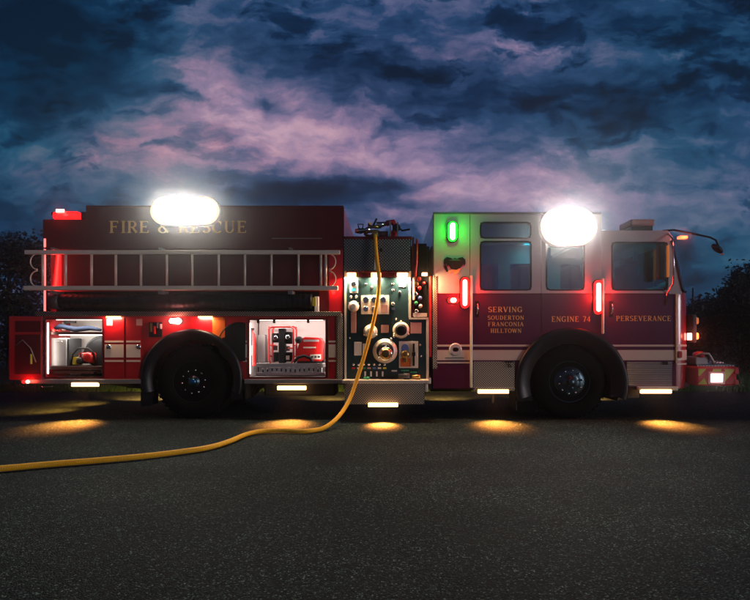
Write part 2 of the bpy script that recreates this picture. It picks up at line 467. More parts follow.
# upper box with its lower rear step
b.prism([(X(43), Z(249)), (X(343), Z(249)), (X(343), Z(206)), (X(86), Z(206)), (X(86), Z(219.5)), (X(43), Z(219.5))], 0, .04)
b.box(X(43), X(343), .04, W, Z(249), Z(232)); 
b.box(X(343)-.04, X(343), .04, W-.001, Z(232), Z(206)); b.box(X(86), X(86)+.04, .04, W-.001, Z(232), Z(206))
b.box(X(43), X(86), .04, W-.04, Z(232), Z(219.5)); b.box(X(86), X(343), W-.04, W, Z(232), Z(206))
b.box(X(90), X(339), .045, W-.045, Z(212), Z(208))
b.build('upper_box', 'maroon', eng)
b = MB(); b.pbox(43, 343.5, 247.2, 249.2, -.012, .0); b.pbox(86, 343.5, 205.6, 207, -.012, 0); b.box(X(343)+.001, X(343)+.014, 0, .03, Z(249), Z(207)); b.build('edge_trim', 'maroon', eng)
b = MB(); b.pbox(272, 322, 238, 238.8, -.004, 0); b.build('panel_seam', 'trim', eng)
# front bulkhead panel, the pink light on it put into a brighter red
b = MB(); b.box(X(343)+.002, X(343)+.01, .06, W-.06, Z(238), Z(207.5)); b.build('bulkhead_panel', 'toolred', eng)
lettering('FIRE & RESCUE', 109.5, 247, 221, 233, 'gold', eng)
# drip rail, rub rail
b = MB(); b.pbox(35, 341, 311.5, 316, -.06, .0, .006); b.build('drip_rail', 'treadfine', eng)
for a_, c_ in ((24, 141), (244, 343)):
    b = MB(); b.pbox(a_, c_, 379.3, 383.8, -.05, .0, .008); b.build('rub_rail', 'trim', eng)
b = MB(); b.box(X(24), X(43), .02, W-.02, Z(384), Z(379)); b.build('tailboard', 'diamond', eng)
# compartments: liners
def liner(c, y1, name):
    b = MB(); x0, x1, z0, z1 = c; t = .012
    b.box(x0, x1, y1, y1+t, z0, z1); b.box(x0-.03, x0-.03+t, .062, y1, z0, z1); b.box(x1+.03-t, x1+.03, .062, y1, z0, z1)
    b.box(x0-.03, x1+.03, .062, y1, z0-.02, z0-.02+t); b.box(x0-.03, x1+.03, .062, y1, z1+.005, z1+.005+t)
    return b.build(name, 'liner', eng)
liner(comp[0], .62, 'compartment_liner'); liner(comp[1], .62, 'compartment_liner')
for c in comp:
    b = MB(); x0, x1, z0, z1 = c
    b.rring(x0+.008, x1-.008, z0+.008, z1-.008, .01, .02, -.012, .0); b.build('opening_frame', 'maroon', eng)
# shelves
b = MB(); b.pbox(50, 103, 332, 334.5, .10, .58); b.build('shelf', 'shelf', eng)
b = MB(); b.pbox(48, 103, 366.5, 369.5, .06, .58); b.pbox(53, 92, 371, 373.5, .05, .3); b.build('slide_tray', 'shelf', eng)
b = MB(); b.pbox(256, 325, 363.5, 367, .08, .58); b.pbox(256, 325, 372.5, 375, .05, .12)
for i in range(14): b.pbox(259+i*4.6, 262+i*4.6, 367.5, 372, .07, .10)
b.build('slatted_tray', 'grey', eng)
# compartment strip lamps
def strip(c, side, colr=(1, .9, .8), p=7):
    x0, x1, z0, z1 = c
    x = x0+.004 if side < 0 else x1-.004
    b = MB(); b.box(x-.007, x+.007, .045, .06, z0+.05, z1-.05); o = b.build('strip_light', 'e_white', eng)
    lamp('strip_lamp', 'AREA', (x - side*.03, .09, (z0+z1)/2), colr, p, o, (-side*.7, .75, 0), .03, z1-z0-.15)
strip(comp[0], -1, p=.6); strip(comp[1], -1, p=2, colr=(1, .85, .82)); strip(comp[1], 1, p=2, colr=(1, .88, .84))
def top_lamp(px0, px1, py, y, p, colr=(1, .92, .82)):
    b = MB(); b.box(X(px0), X(px1), y, y+.03, Z(py), Z(py)+.012); o = b.build('strip_light', 'e_white', eng)
    lamp('strip_lamp', 'AREA', ((X(px0)+X(px1))/2, y+.02, Z(py)-.01), colr, p, o, (0, .75, -1), X(px1)-X(px0), .03)
top_lamp(52, 98, 319.8, .10, 3.5); top_lamp(54, 98, 335.4, .12, 5); top_lamp(256, 322, 320.2, .09, 5.5, (1, .84, .78))
for px in (113, 205):  # added fill lamps that brighten the red body below the rail
    b = MB(); b.pbox(px-7, px+7, 316.3, 317.6, -.055, -.03); o = b.build('rail_fill_strip', 'e_warm', eng)
    lamp('rail_fill_lamp', 'AREA', (X(px), -.08, Z(318)), (1, .62, .40), 3.5, o, (0, .5, -1), .2, .03)
for px in (258, 274, 308):
    b = MB(); b.pbox(px-1.2, px+1.2, 319.5, 323, .03, .06, .003); b.build('shelf_clip', 'black', eng)
b = MB(); b.pbox(64, 66, 320, 324, .3, .33); b.pbox(66, 75, 321, 323, .3, .34); b.build('wall_hook', 'black', eng)
# outswung rear door seen from inside
b = MB(); b.box(X(13), X(43), -.035, 0, zb+.01, Z(316.5), .006)
dr = b.build('compartment_door', 'red', eng, loc=(X(43), 0, zb))
b = MB(); b.pbox(17, 40, 321, 332, -.042, -.0352); b.pbox(17, 40, 334.5, 374, -.042, -.0352); b.build('inner_panel', 'maroon', dr)
b = MB(); b.pbox(30.3, 32, 354, 364, -.056, -.0425, .003); b.build('pull_strap', 'yellow', dr)
b = MB(); b.tube([(X(20), -.05, Z(345)), (X(26), -.055, Z(340)), (X(33), -.05, Z(348)), (X(38), -.05, Z(362))], .008, 6); b.build('gas_strut', 'trim', dr)
dr.rotation_euler.z = R(9)
# closed/folded doors between compartment and wheel, with latches
for a, c, m_ in ((105, 124.5, 'red'), (126.5, 141, 'red')):
    b = MB(); b.skirt(X(a), X(c), zb+.012, Z(318), -.016, -.0008, REAR, 30); d_ = b.build('compartment_door', m_, eng)
    b = MB(); px = 109.5 if a == 105 else 139.3
    b.lathe((X(px), -.026, Z(347)), [(0, -.012), (.028, -.010), (.038, 0), (.038, .0085)], n=20); b.build('latch', 'chrome', d_)
    b = MB(); b.pbox(px-3, px+3, 319, 325.5, -.018, -.0165); b.build('label_plate', 'pinkplate', d_)
b = MB(); b.pbox(149, 162, 322, 337, -.008, -.001)
b.build('tool_board', 'black', eng)
for i, (px, py, h, m_) in enumerate(((151, 323, 9, 'brass'), (154.3, 326, 8, 'toolred'), (157.5, 322.5, 6, 'chrome'), (160.5, 324, 5, 'plate'))):
    b = MB(); b.pbox(px-.9, px+.9, py, py+h, -.035, -.009, .004); b.build('hand_tool', m_, eng)
b = MB(); b.capsule(X(218), Z(318.5), .16, .03, -.02, -.001); b.skirt(X(212.5), X(225), Z(345), Z(318), -.008, -.0012, (X(226), Z(347), .14), 24); b.build('bracket', 'orange', eng)
b = MB(); b.lathe((X(239), 0, Z(343)), [(.27, -.006), (.29, -.012), (.30, -.001)], n=40); b.bm.faces.ensure_lookup_table()
for v in list(b.bm.verts):
    if v.co.x > X(245.5): v.co.x = X(245.5)
    if v.co.z < Z(361): v.co.z = Z(361)
b.build('bottle_door', 'fender', eng)
# stripes along the rear body
def stripes(x0, x1, arch, y, parent=eng, segs=None, m='stripe'):
    for (a, c) in ((340.6, 342.4), (344.4, 357.4), (360.0, 361.8)):
        b = MB(); b.skirt(X(x0), X(x1), Z(c), Z(a), y-.002, y+.0005, arch, 60)
        if len(b.bm.verts): b.build('stripe', m, parent)
stripes(105.3, 124.2, REAR, -.0175); stripes(126.8, 141, REAR, -.0175)
stripes(243, 247, REAR, -.002); stripes(328.5, 336, REAR, -.002)
b = MB(); b.pbox(327.8, 328.6, 318, 379, -.01, 0); b.pbox(336, 337, 317, 380, -.012, 0); b.build('door_edge', 'brass', eng)
b = MB(); b.pbox(337.2, 342.8, 314, 382, -.02, 0, .004); b.build('corner_plate', 'treadfine', eng)
b = MB(); b.pbox(314.5, 318.5, 296.5, 311.5, -.02, .1, .004); b.build('hose_stop', 'liner', eng)
# fender ring + wheel house
def fender(c, name='fender', h=.0):
    cx, cz, rr = c; b = MB(); n = 48; prof = [(.575, .035), (.59, -.004), (rr-.06, -.045), (rr-.01, -.055), (rr+.015, -.04), (rr+.02, .0)]
    rings = []
    for i in range(n+1):
        a = R(-16 + 212*i/n); rings.append([b.bm.verts.new((cx + r*math.cos(a), y, cz + r*math.sin(a))) for r, y in prof])
    for p, q in zip(rings, rings[1:]):
        for k in range(len(prof)-1): b._f([p[k], q[k], q[k+1], p[k+1]]).smooth = True
    zl = .20 if rr < .75 else .26
    b.box(cx-rr-.015, cx-.56, -.02, .03, zl, cz-.18); b.box(cx+.56, cx+rr+.012, -.02, .03, zl+.08, cz-.18)
    b.build(name, 'fender', eng)
    b = MB(); rings = []
    for i in range(n+1):
        a = R(-20 + 220*i/n); rings.append([b.bm.verts.new((cx + (rr-.09)*math.cos(a), y, cz + (rr-.09)*math.sin(a))) for y in (0.0, .75)])
    for p, q in zip(rings, rings[1:]): b._f([p[0], q[0], q[1], p[1]]).smooth = True
    b._f([r[1] for r in rings]); b.build('wheel_house', 'black', eng)
fender(REAR); fender(FRONT)
# wheels
def wheel(cx, cz, y0, wd, r=.53, front=False, s=1):
    b = MB()
    prof = [(.29, .03), (.31, 0), (.40, -.006), (.47, .006), (r-.02, .03), (r, .06), (r, wd-.06), (r-.02, wd-.03), (.45, wd), (.30, wd-.01)]
    b.lathe((cx, y0, cz), [(q, o*1 if s > 0 else -o) for q, o in prof], n=56)
    # shoulder tread blocks
    for k in range(44):
        a = 2*math.pi*k/44; c_, s_ = math.cos(a), math.sin(a)
        M4 = Matrix.Translation((cx+c_*(r+.003), y0 + s*wd/2, cz+s_*(r+.003))) @ Matrix.Rotation(-a, 4, 'Y')
        for o in (-1, 1):
            vs = bmesh.ops.create_cube(b.bm, size=1, matrix=M4 @ Matrix.Translation((0, o*(wd/2-.06), 0)) @ Matrix.Diagonal((.012, .07, .045, 1)))
    ty = b.build('tyre', 'rubber', None)
    bpy.data.objects.remove(ty) if False else None
    return ty
def make_wheel(cx, cz, front, far=False):
    s = -1 if far else 1; y0 = W-.04 if far else .04
    root = MB(); wd = .30
    rp = [(0, -.0), (.055, -.0), (.065, .01), (.085, .03), (.13, .05), (.20, .055), (.22, .10), (.27, .09), (.295, .02), (.305, .03), (.30, .06), (.29, .12)]
    if front: rp = [(0, -.045), (.05, -.045), (.075, -.03), (.085, .0), (.14, .01), (.21, .015), (.23, .05), (.275, .06), (.295, .015), (.305, .03), (.29, .12)]
    root.lathe((cx, y0, cz), [(a, s*o) for a, o in rp], n=48)
    wh = root.build('wheel', 'rim', eng)
    t = wheel(cx, cz, y0, wd, s=s)
    t.parent = wh; t.location = WL[t.name] + Vector() - WL[wh.name]
    base = .010 if front else .05
    for k in range(0 if far else 10):
        b = MB()
        a = 2*math.pi*k/10+.15; p = (cx+.168*math.cos(a), y0 + s*base, cz+.168*math.sin(a))
        b.lathe(p, [(0, -.04*s), (.011, -.038*s), (.015, -.03*s), (.015, 0), (.021, .004*s)], n=6)
        b.build('lug_nut', 'chrome', wh)
    b = MB(); b.lathe((cx, y0 - (.045 if front else 0)*s, cz), [(0, -.03*s), (.04, -.026*s), (.058, 0)], n=20); b.build('hub_cap', 'rim' if front else 'hub_reflect', wh)
    if not front:
        t2 = wheel(cx, cz, y0 + s*.34, wd, s=s); t2.parent = wh; t2.location = WL[t2.name] - WL[wh.name]
for far in (False, True):
    make_wheel(X(192), .53, False, far); make_wheel(X(571), .53, True, far)
# mud flap + hangers
for a_, c_, y_, z0_, z1_ in ((139.6, 141, .6, .16, .6), (516.5, 518, .5, .12, .42), (244, 245.5, .6, .28, .56)):
    b = MB(); b.box(X(a_), X(c_), .05, y_, z0_, z1_); b.build('mud_flap', 'chassis', eng)

# ================================================================== pump section
px0, px1 = 344, 429
b = MB(); b.box(X(343)+.012, X(411), .05, W-.05, Z(378), Z(237.5)); b.box(X(411), X(432), .55, W-.1, Z(378), Z(240)); b.box(X(343)+.012, X(432), .04, W-.1, .42, Z(378)-.002)
b.build('pump_housing', 'darkgrey', eng)
b = MB(); b.pbox(344, 410, 239, 270.5, -.005, .05, .004); b.build('pump_top_plate', 'diamond', eng)
b = MB(); b.pbox(344, 412, 236.3, 239, -.02, .08, .004); b.box(X(412), X(412)+.03, .0, .05, Z(318), Z(237)); b.build('top_rail', 'maroon', eng)
b = MB(); b.pbox(346.5, 408.5, 277.5, 379, 0, .05); b.pbox(408.6, 426, 318.5, 379, 0, .05); pp = b.build('pump_panel', 'panel', eng)
for q_ in ((344.2, 346.3, 271, 381, -.02, .05, .003), (408.7, 411, 271, 317.5, -.02, .05, .003), (409, 428.5, 317.6, 319.4, -.022, .05), (426.3, 428.7, 319.6, 381, -.02, .05, .003)):
    b = MB(); b.pbox(*q_); b.build('panel_frame', 'alu', eng)
# panel lights under a hood
b = MB(); b.pbox(346, 409, 270.6, 272.2, -.09, .04); b.pbox(358, 397, 272.3, 277, -.03, .03, .005); b.build('light_hood', 'maroon', eng)
for i, (pc, w) in enumerate(((351.5, 9), (376, 10), (402.5, 11))):
    b = MB(); b.pbox(pc-w/2, pc+w/2, 272.6, 276.6, -.07, -.035, .008); o = b.build('panel_light', 'e_warm', eng)
    lamp('panel_lamp', 'AREA', (X(pc), -.055, Z(277.5)), (1, .74, .46), 14, o, (0, .35, -1), .12, .03, 165)
b = MB(); b.lathe((X(381.5), -.012, Z(250)), [(0, -.012), (.022, -.01), (.028, .006)], n=16); b.build('plate_knob', 'black', eng)
b = MB(); b.prism([(X(374), Z(270)), (X(379), Z(270)), (X(378), Z(257)), (X(374.8), Z(256))], -.012, -.006); b.build('hose_chafe_plate', 'plate', eng)
# gauges, caps, handles
def plate(px0, px1, py0, py1, m, name='gauge_plate', y=-.010, bev=.003):
    b = MB(); b.pbox(px0, px1, py0, py1, y, -.0008, bev); return b.build(name, m, pp)
def dial(px, py, r, parent, y=-.012, m='chrome', f='plate'):
    b = MB(); b.lathe((X(px), y, Z(py)), [(r*.86, -.012), (r, -.012), (r, .0)], n=24); d = b.build('gauge', m, parent)
    b = MB(); b.lathe((X(px), y-.006, Z(py)), [(0, -.001), (r*.84, 0)], n=24); b.build('dial_face', f, d)
    b = MB(); b.box(X(px)-.002, X(px)+.002, y-.014, y-.009, Z(py)-r*.2, Z(py)+r*.7); b.build('needle', 'black', d)
# white throttle box
o = plate(349.5, 358, 279.5, 293, 'plate', 'control_box', -.03, .006); dial(353.7, 284, .035, o, -.031)
b = MB(); b.pbox(351.5, 356, 288, 291, -.034, -.0302); b.build('display', 'e_teal', o)
for px in (351, 356.5):
    b = MB(); b.lathe((X(px), -.0, Z(297)), [(0, -.05), (.018, -.045), (.022, -.02), (.014, 0)], n=14); b.build('toggle', 'chrome', pp)
b = MB(); b.lathe((X(353.7), -.05, Z(306.5)), [(.03, -.03), (.06, -.02), (.08, .02), (.03, .05)], n=24)
b.prism([(X(348.3), Z(302.5)), (X(359.2), Z(302.5)), (X(356), Z(309.5)), (X(351.2), Z(309.5))], -.05, -.0005); b.build('funnel_bracket', 'plate', pp)
plate(350.8, 356.2, 312, 333, 'pinkplate', 'axe_handle', -.022, .006)
o = plate(361, 389, 295.3, 314.2, 'plate', 'gauge_board', -.02)
for px, py, r in ((366, 300, .045), (374.5, 300, .045), (383, 300, .045), (366, 309, .038), (374.5, 309, .038)): dial(px, py, r, o, -.021)
b = MB(); b.pbox(381, 387.5, 305, 312.5, -.026, -.0202); b.build('label_plate', 'pinkplate', o)
plate(399, 405.5, 282.5, 287, 'plate', 'label_plate')
for px, py in ((393, 284), (393, 290), (400, 292), (366, 284), (372, 287)):
    b = MB(); b.lathe((X(px), 0, Z(py)), [(0, -.022), (.016, -.02), (.02, 0)], n=12); b.build('toggle', 'chrome', pp)
b = MB(); b.lathe((X(393), 0, Z(304)), [(0, -.05), (.02, -.045), (.03, -.02), (.02, 0)], n=16); b.pbox(391.6, 394.6, 307, 310, -.03, -.001, .004); b.build('drain_valve', 'chrome', pp)
def cap(px, py, r, ln_, face, body_m='chrome', lugs=True, name='discharge_cap'):
    b = MB(); b.lathe((X(px), 0, Z(py)), [(r*.8, -ln_), (r*.95, -ln_+.01), (r, -ln_+.03), (r, -.03), (r*1.12, -.02), (r*1.15, -.001)], n=32)
    if lugs:
        for k in range(3):
            a = R(90+120*k); b.tube([(X(px)+r*.9*math.cos(a), -ln_+.03, Z(py)+r*.9*math.sin(a)), (X(px)+r*1.25*math.cos(a), -ln_+.03, Z(py)+r*1.25*math.sin(a))], .012, 8)
    o = b.build(name, body_m, pp)
    b = MB(); b.lathe((X(px), -ln_, Z(py)), [(0, -.012), (r*.5, -.010), (r*.78, -.002)], n=28); b.build('cap_face', face, o)
cap(370.5, 331.5, .088, .07, 'plate', 'alu'); cap(401, 330, .105, .11, 'black', 'alu')
cap(385, 351, .155, .06, 'black', 'alu', False, 'intake_flange'); cap(385.7, 353.5, .098, .17, 'brass', 'chrome', True, 'intake_cap')
b = MB(); b.tube([(X(368.5), -.06, Z(338)), (X(367.5), -.08, Z(343)), (X(369.5), -.06, Z(344)), (X(371), -.05, Z(338))], .008, 6); b.build('cap_chain', 'chrome', pp)
plate(381, 388.7, 325, 332.8, 'pinkplate', 'label_plate'); plate(410.5, 421.5, 322.5, 333.5, 'pinkplate', 'label_plate')
o = plate(354, 362, 342, 355.5, 'plate', 'control_box', -.016, .008); o2 = plate(362.6, 365.3, 343.5, 355, 'plate', 'pull_handle', -.03, .008)
o = plate(399, 418.2, 341.3, 368, 'plate', 'valve_plate', -.014)
b = MB(); b.capsule(X(405), Z(349), .105, .14, -.020, -.0142); b.build('coloured_label', 'blue', o)
b = MB(); b.pbox(400.3, 410.5, 358, 366.6, -.0195, -.0142); b.build('coloured_label', 'orange', o)
b = MB(); b.lathe((X(405.2), -.02, Z(354.5)), [(.0, -.02), (.05, -.016), (.062, 0)], n=24); b.pbox(403.7, 406.8, 358, 362.5, -.045, -.021, .005); b.build('valve_knob', 'brass', o)
b = MB(); b.pbox(412.7, 414.8, 343.5, 366, -.05, -.0142, .006); b.pbox(412, 415.5, 352, 356, -.06, -.051, .004); b.build('valve_lever', 'black', o)
for i in range(7):                                       # valve row with coloured tags
    px = 353.5+i*5.2
    b = MB(); b.lathe((X(px), 0, Z(364.5)), [(0, -.05), (.016, -.046), (.02, -.03), (.01, -.02), (.01, 0)], n=12); kn = b.build('pull_knob', 'chrome', pp)
    b = MB(); b.pbox(px-1.7, px+1.7, 367.3, 369, -.006, -.0008); b.build('knob_label', ('toolred', 'plate', 'green', 'pinkplate', 'blue', 'plate', 'yellow')[i], pp)
for i in range(5):
    plate(358.5+i*5.8, 360.2+i*5.8, 371.5, 376.5, 'plate', 'drain_handle', -.03)
plate(391.5, 397, 370, 371.6, 'plate', 'label_plate'); plate(401, 409, 369.7, 371.2, 'green', 'label_plate'); plate(410, 417, 371.5, 373, 'green', 'label_plate')
for px, py, r in ((363, 360.6, .013), (391, 339, .02), (394, 336.5, .018), (420, 345, .014), (421, 356, .014), (350, 338, .012), (396, 319, .015)):
    b = MB(); b.lathe((X(px), 0, Z(py)), [(0, -.03), (r, -.026), (r*1.1, 0)], n=12); b.build('fitting', 'chrome', pp)
# pump step
b = MB(); b.box(X(344), X(428), -.30, .05, Z(383.5, -.3)-.0, Z(383.5, -.3)+.045, .006); b.build('step_top', 'alu', eng)
b = MB(); b.box(X(344.5, -.3), X(424.5, -.3), -.29, .04, Z(404.5, -.3), Z(383.5, -.3)-.001); stp = b.build('step_box', 'treadfine', eng)
# crosslay bay between pump and cab
b = MB(); b.box(X(413), X(428), .30, .5, Z(317), Z(240)); b.build('crosslay_bay', 'black', eng)
b = MB(); b.tube([(X(417), .02, Z(239)), (X(416.5), .0, Z(262)), (X(415), .02, Z(280)), (X(414.3), .05, Z(300))], .018, 8); b.build('relief_pipe', 'toolred', eng)
for px, py, m_, r in ((416, 284, 'brass', .04), (419, 279, 'toolred', .03), (419.5, 288, 'toolred', .028), (415.5, 294, 'chrome', .034), (420, 298, 'blue', .03), (416, 303, 'green', .028), (420.5, 306, 'plate', .026), (416.5, 311, 'chrome', .03), (424, 283, 'toolred', .02)):
    b = MB(); b.lathe((X(px), .0, Z(py)), [(0, -.03), (r*.7, -.03), (r, -.015), (r, .05), (r*.7, .1), (r*.7, .30)], n=14); b.build('coupling', m_, eng)
b = MB(); b.pbox(412.8, 414.8, 277, 300, -.03, .02, .005); b.pbox(413, 427, 313, 316.8, -.01, .3); b.build('bay_frame', 'plate', eng)
b = MB(); b.pbox(429.3, 431.3, 276, 357, -.01, .1, .004); b.build('grab_rail', 'toolred', eng)
b = MB(); b.pbox(425, 428, 384, 392, -.06, .05, .008); b.pbox(426, 431, 378, 384, -.02, .05, .008); b.build('step_bracket', 'alu', eng)
# objects kept on the deck: monitor is bolted, its parts belong to the engine
b = MB(); b.box(X(356), X(386), .25, 1.1, Z(236), Z(233.8)+.01); b.build('deck_tray', 'trim', eng)
c = Vector((X(393, .3), .3, Z(238)))
b = MB(); b.tube([c, c+Vector((0, 0, .12))], .06, 14); b.tube([c+Vector((0, 0, .11)), c+Vector((.05, 0, .2)), c+Vector((0, 0, .29)), c+Vector((-.10, 0, .27))], .045, 12); mon = b.build('deck_gun', 'toolred', eng)
b = MB(); b.tube([c+Vector((-.09, 0, .27)), c+Vector((-.2, 0, .25)), c+Vector((-.24, 0, .24))], [.03, .045, .055], 12); b.build('nozzle', 'chrome', mon)
b = MB(); b.tube([c+Vector((.05, -.02, .22)), c+Vector((.14, -.02, .16)), c+Vector((.25, -.02, .18))], .014, 8); b.lathe(c+Vector((.05, -.05, .2)), [(.045, 0), (.06, .01), (.045, .02)], n=18); b.build('handwheel', 'black', mon)
b = MB(); b.pbox(389.5, 391, 221, 237, .2, .22); b.pbox(397, 398.3, 222, 237, .2, .22); b.build('gun_bracket', 'trim', eng)

# ================================================================== cab
zr1, zr2, zw, zc = Z(213.5), Z(230.5), Z(294), Z(388.5)
segs = [(433, 469.7, 'cab_panel'), (470.3, 541, 'cab_door'), (541.6, 601.7, 'cab_panel'), (602.3, 676, 'cab_door')]
wins = {1: [(480.5, 530.5, 222.5, 238), (480.5, 531, 241.5, 290)], 2: [(546.5, 584, 222.5, 238), (546.5, 584, 241.5, 290)], 3: [(612, 667.5, 242.5, 290)]}
parts = []
for i, (a, c_, nm) in enumerate(segs):
    b = MB(); b.mi = 0; hs = [(X(p), X(q), Z(s_), Z(r_)) for p, q, r_, s_ in wins.get(i, [])]
    if i < 3: b.wall([X(a), X(c_)], [zw, zr1], 0, .05, hs)
    else:
        b.wall([X(a), X(667.6)], [zw, zr2], 0, .05, hs)
        b.prism([(X(667.6), zw), (X(682), zw), (X(681), Z(290)), (X(670.5), Z(240)), (X(668), zr2), (X(667.6), zr2)], 0, .05)
    b.mi = 1; b.skirt(X(a), X(c_), zc, zw-.001, 0, .05, FRONT, 50)
    o = b.build(nm, ['white', 'cabred'], eng); parts.append(o)
    for k, (p, q, r_, s_) in enumerate(wins.get(i, [])):
        w = MB(); w.box(X(p)-.004, X(q)+.004, .022, .030, Z(s_)-.004, Z(r_)+.004); g = w.build('window', 'glass', o)
        w = MB(); w.rring(X(p)+.012, X(q)-.012, Z(s_)+.012, Z(r_)-.012, .04, .0, -.006, .02)
        # gasket: from rounded inner loop out past the square opening
        w = MB(); w.rring(X(p)+.012, X(q)-.012, Z(s_)+.012, Z(r_)-.012, .045, .022, -.006, .021); w.build('gasket', 'black', g)
        w = MB()      # corner webs that round off the square opening
        for (cx, cz, sx, sz) in ((X(p), Z(s_), 1, 1), (X(q), Z(s_), -1, 1), (X(p), Z(r_), 1, -1), (X(q), Z(r_), -1, -1)):
            pts = [(cx, cz)] + [(cx + sx*(.05 - .05*math.sin(R(t_))), cz + sz*(.05 - .05*math.cos(R(t_)))) for t_ in range(0, 91, 15)]
            if sx*sz < 0: pts.reverse()
            w.prism(pts, -.003, .0215)
        w.build('window_corner', 'black', g)
b = MB(); b.pbox(432.8, 437.2, 276, 369, -.012, .03, .004); b.build('corner_plate', 'treadfine', parts[0])
b = MB(); b.pbox(432.8, 434, 214, 275.5, -.01, .03); b.build('corner_trim', 'brass', parts[0])
b = MB(); b.pbox(422, 427.5, 272.5, 275.5, -.10, -.03, .006); o = b.build('bay_fill_strip', 'e_warm', eng)  # added lamp that throws warm light on the cab's rear trim
lamp('bay_fill_lamp', 'AREA', (X(425), -.12, Z(277)), (1, .66, .30), 7, o, (.6, -.1, -1), .06, .03, 170)
# seams and rails
b = MB(); b.pbox(470.4, 472.6, 275, 388, -.05, -.0, .01); b.build('grab_rail', 'alu', eng)
b = MB(); b.pbox(602.4, 604.4, 278, 334, -.05, -.0, .01); b.build('grab_rail', 'alu', eng)
b = MB(); b.pbox(433, 669, 293.3, 294.6, -.004, -.0005); b.build('colour_break_trim', 'maroon', eng)
b = MB(); b.pbox(675.4, 676.8, 294, 364, -.018, 0, .004); b.build('door_edge', 'brass', eng)
b = MB(); b.pbox(433, 601, 212, 214, -.018, 0); b.box(X(433), X(601), 0, .03, zr1, zr1+.012); b.build('rain_gutter', 'trim', eng)
for px in (477, 611):
    b = MB(); b.pbox(px-2, px+2, 301, 317, -.008, -.0005, .004); h_ = b.build('door_handle', 'black', parts[1] if px < 500 else parts[3])
    b = MB(); b.tube([(X(px-.3), -.008, Z(303)), (X(px+.6), -.045, Z(305)), (X(px+.3), -.045, Z(312)), (X(px-.8), -.008, Z(315))], .009, 8); b.build('pull', 'chrome', h_)
# stripes on the cab
for j, (a, c_) in enumerate(((433, 469.6), (472.8, 541), (541.6, 601.7), (604.6, 675.2))):
    for (t0, t1) in ((344.6, 346.6), (350, 360.2)):
        b = MB(); b.skirt(X(a), X(c_), Z(t1), Z(t0), -.003, -.0006, FRONT, 60)
        if len(b.bm.verts): b.build('stripe', 'stripe', parts[j])
        else: b.bm.free()
b = MB(); b.pbox(433, 469.6, 361.8, 363.4, -.003, -.0006); b.build('stripe', 'stripe', parts[0])
# round badge with green centre, red lamp bezel lines
b = MB(); b.lathe((X(455.5), -.004, Z(349.5)), [(.07, -.012), (.092, -.012), (.092, .003)], n=32); bd = b.build('round_badge', 'white', parts[0])
b = MB(); b.lathe((X(455.5), -.004, Z(349.5)), [(0, -.006), (.07, -.006), (.07, .003)], n=32); b.build('badge_ring', 'black', bd)
b = MB(); b.capsule(X(455.5), Z(349.5), .085, .06, -.016, -.0102); b.build('badge_centre', 'plate', bd)
b = MB(); b.pbox(445, 464, 357.6, 358.2, -.006, -.0031); b.build('panel_seam', 'black', parts[0])
# dark emblem: wings, helmet and gold ribbon in low relief
ex, ez = X(454.7), Z(263)
b = MB()
def wing(s_):
    pts = [(0, .03), (.05, .07), (.11, .085), (.15, .05), (.155, -.01), (.13, -.05), (.125, -.01), (.10, -.06), (.085, -.02), (.05, -.03), (.0, -.02)]
    pts = [(ex + s_*x, ez + z) for x, z in pts]
    if s_ < 0: pts.reverse()
    return pts
b.prism(wing(1), -.008, -.0005); b.prism(wing(-1), -.0075, -.0005)
b.prism([(ex-.055, ez-.085), (ex+.02, ez-.10), (ex+.085, ez-.07), (ex+.10, ez-.01), (ex+.06, ez+.05), (ex+.0, ez+.07), (ex-.06, ez+.045), (ex-.09, ez-.02)], -.011, -.0005)
b.prism([(ex-.16, ez-.04), (ex-.12, ez-.13), (ex-.09, ez-.12), (ex-.12, ez-.03)], -.006, -.0005)
em = b.build('emblem', 'black', parts[0])
b = MB(); b.prism([(ex-.05, ez-.10), (ex+.01, ez-.17), (ex+.06, ez-.13), (ex+.09, ez-.07), (ex+.02, ez-.09)], -.006, -.0008); b.prism([(ex-.1, ez-.11), (ex-.07, ez-.15), (ex-.04, ez-.1)], -.0055, -.0008); b.build('emblem_ribbon', 'gold', em)
b = MB(); b.prism([(ex-.09, ez+.035), (ex-.02, ez+.055), (ex+.04, ez+.05), (ex+.10, ez+.03), (ex+.03, ez+.035)], -.0135, -.0112); b.build('emblem_arch', 'green', em)  # green arch of the emblem
lettering('SERVING', 488, 522.5, 306.8, 312.2, 'gold', parts[1])
lettering('SOUDERTON', 487.5, 524, 315.6, 319.8, 'gold', parts[1])
lettering('FRANCONIA', 488, 523.5, 322, 326.2, 'gold', parts[1])
lettering('HILLTOWN', 490.5, 521.5, 328.6, 332.8, 'gold', parts[1])
lettering('ENGINE 74', 551.5, 590.5, 316.3, 321.8, 'gold', parts[2])
lettering('PERSEVERANCE', 616, 671, 315.8, 321, 'gold', parts[3])
# steps under the doors
b = MB(); b.skirt(X(473), X(514), Z(387), Z(361.5), -.035, -.004, FRONT, 20); b.build('step_cover', 'treadfine', parts[1])
b = MB(); b.pbox(504.5, 513.5, 361.5, 362.5, -.045, -.036)
b.tube([(X(506), -.045, Z(363)), (X(508), -.06, Z(367)), (X(510.5), -.045, Z(366.5)), (X(509), -.045, Z(363.5))], .009, 6); b.build('step_latch', 'black', parts[1])
b = MB(); b.pbox(473.5, 515, 387.5, 391, -.10, .05, .006); b.build('entry_step', 'treadfine', eng)
b = MB(); b.skirt(X(626), X(671), Z(386), Z(362), -.03, -.004, FRONT, 20); b.build('step_cover', 'ribbed', parts[3])
b = MB(); b.pbox(663.5, 668, 361.5, 364.5, -.045, -.031, .003); b.build('step_latch', 'black', parts[3])
b = MB(); b.pbox(639, 678, 386.5, 390.5, -.10, .05, .006); b.build('entry_step', 'alu', eng)
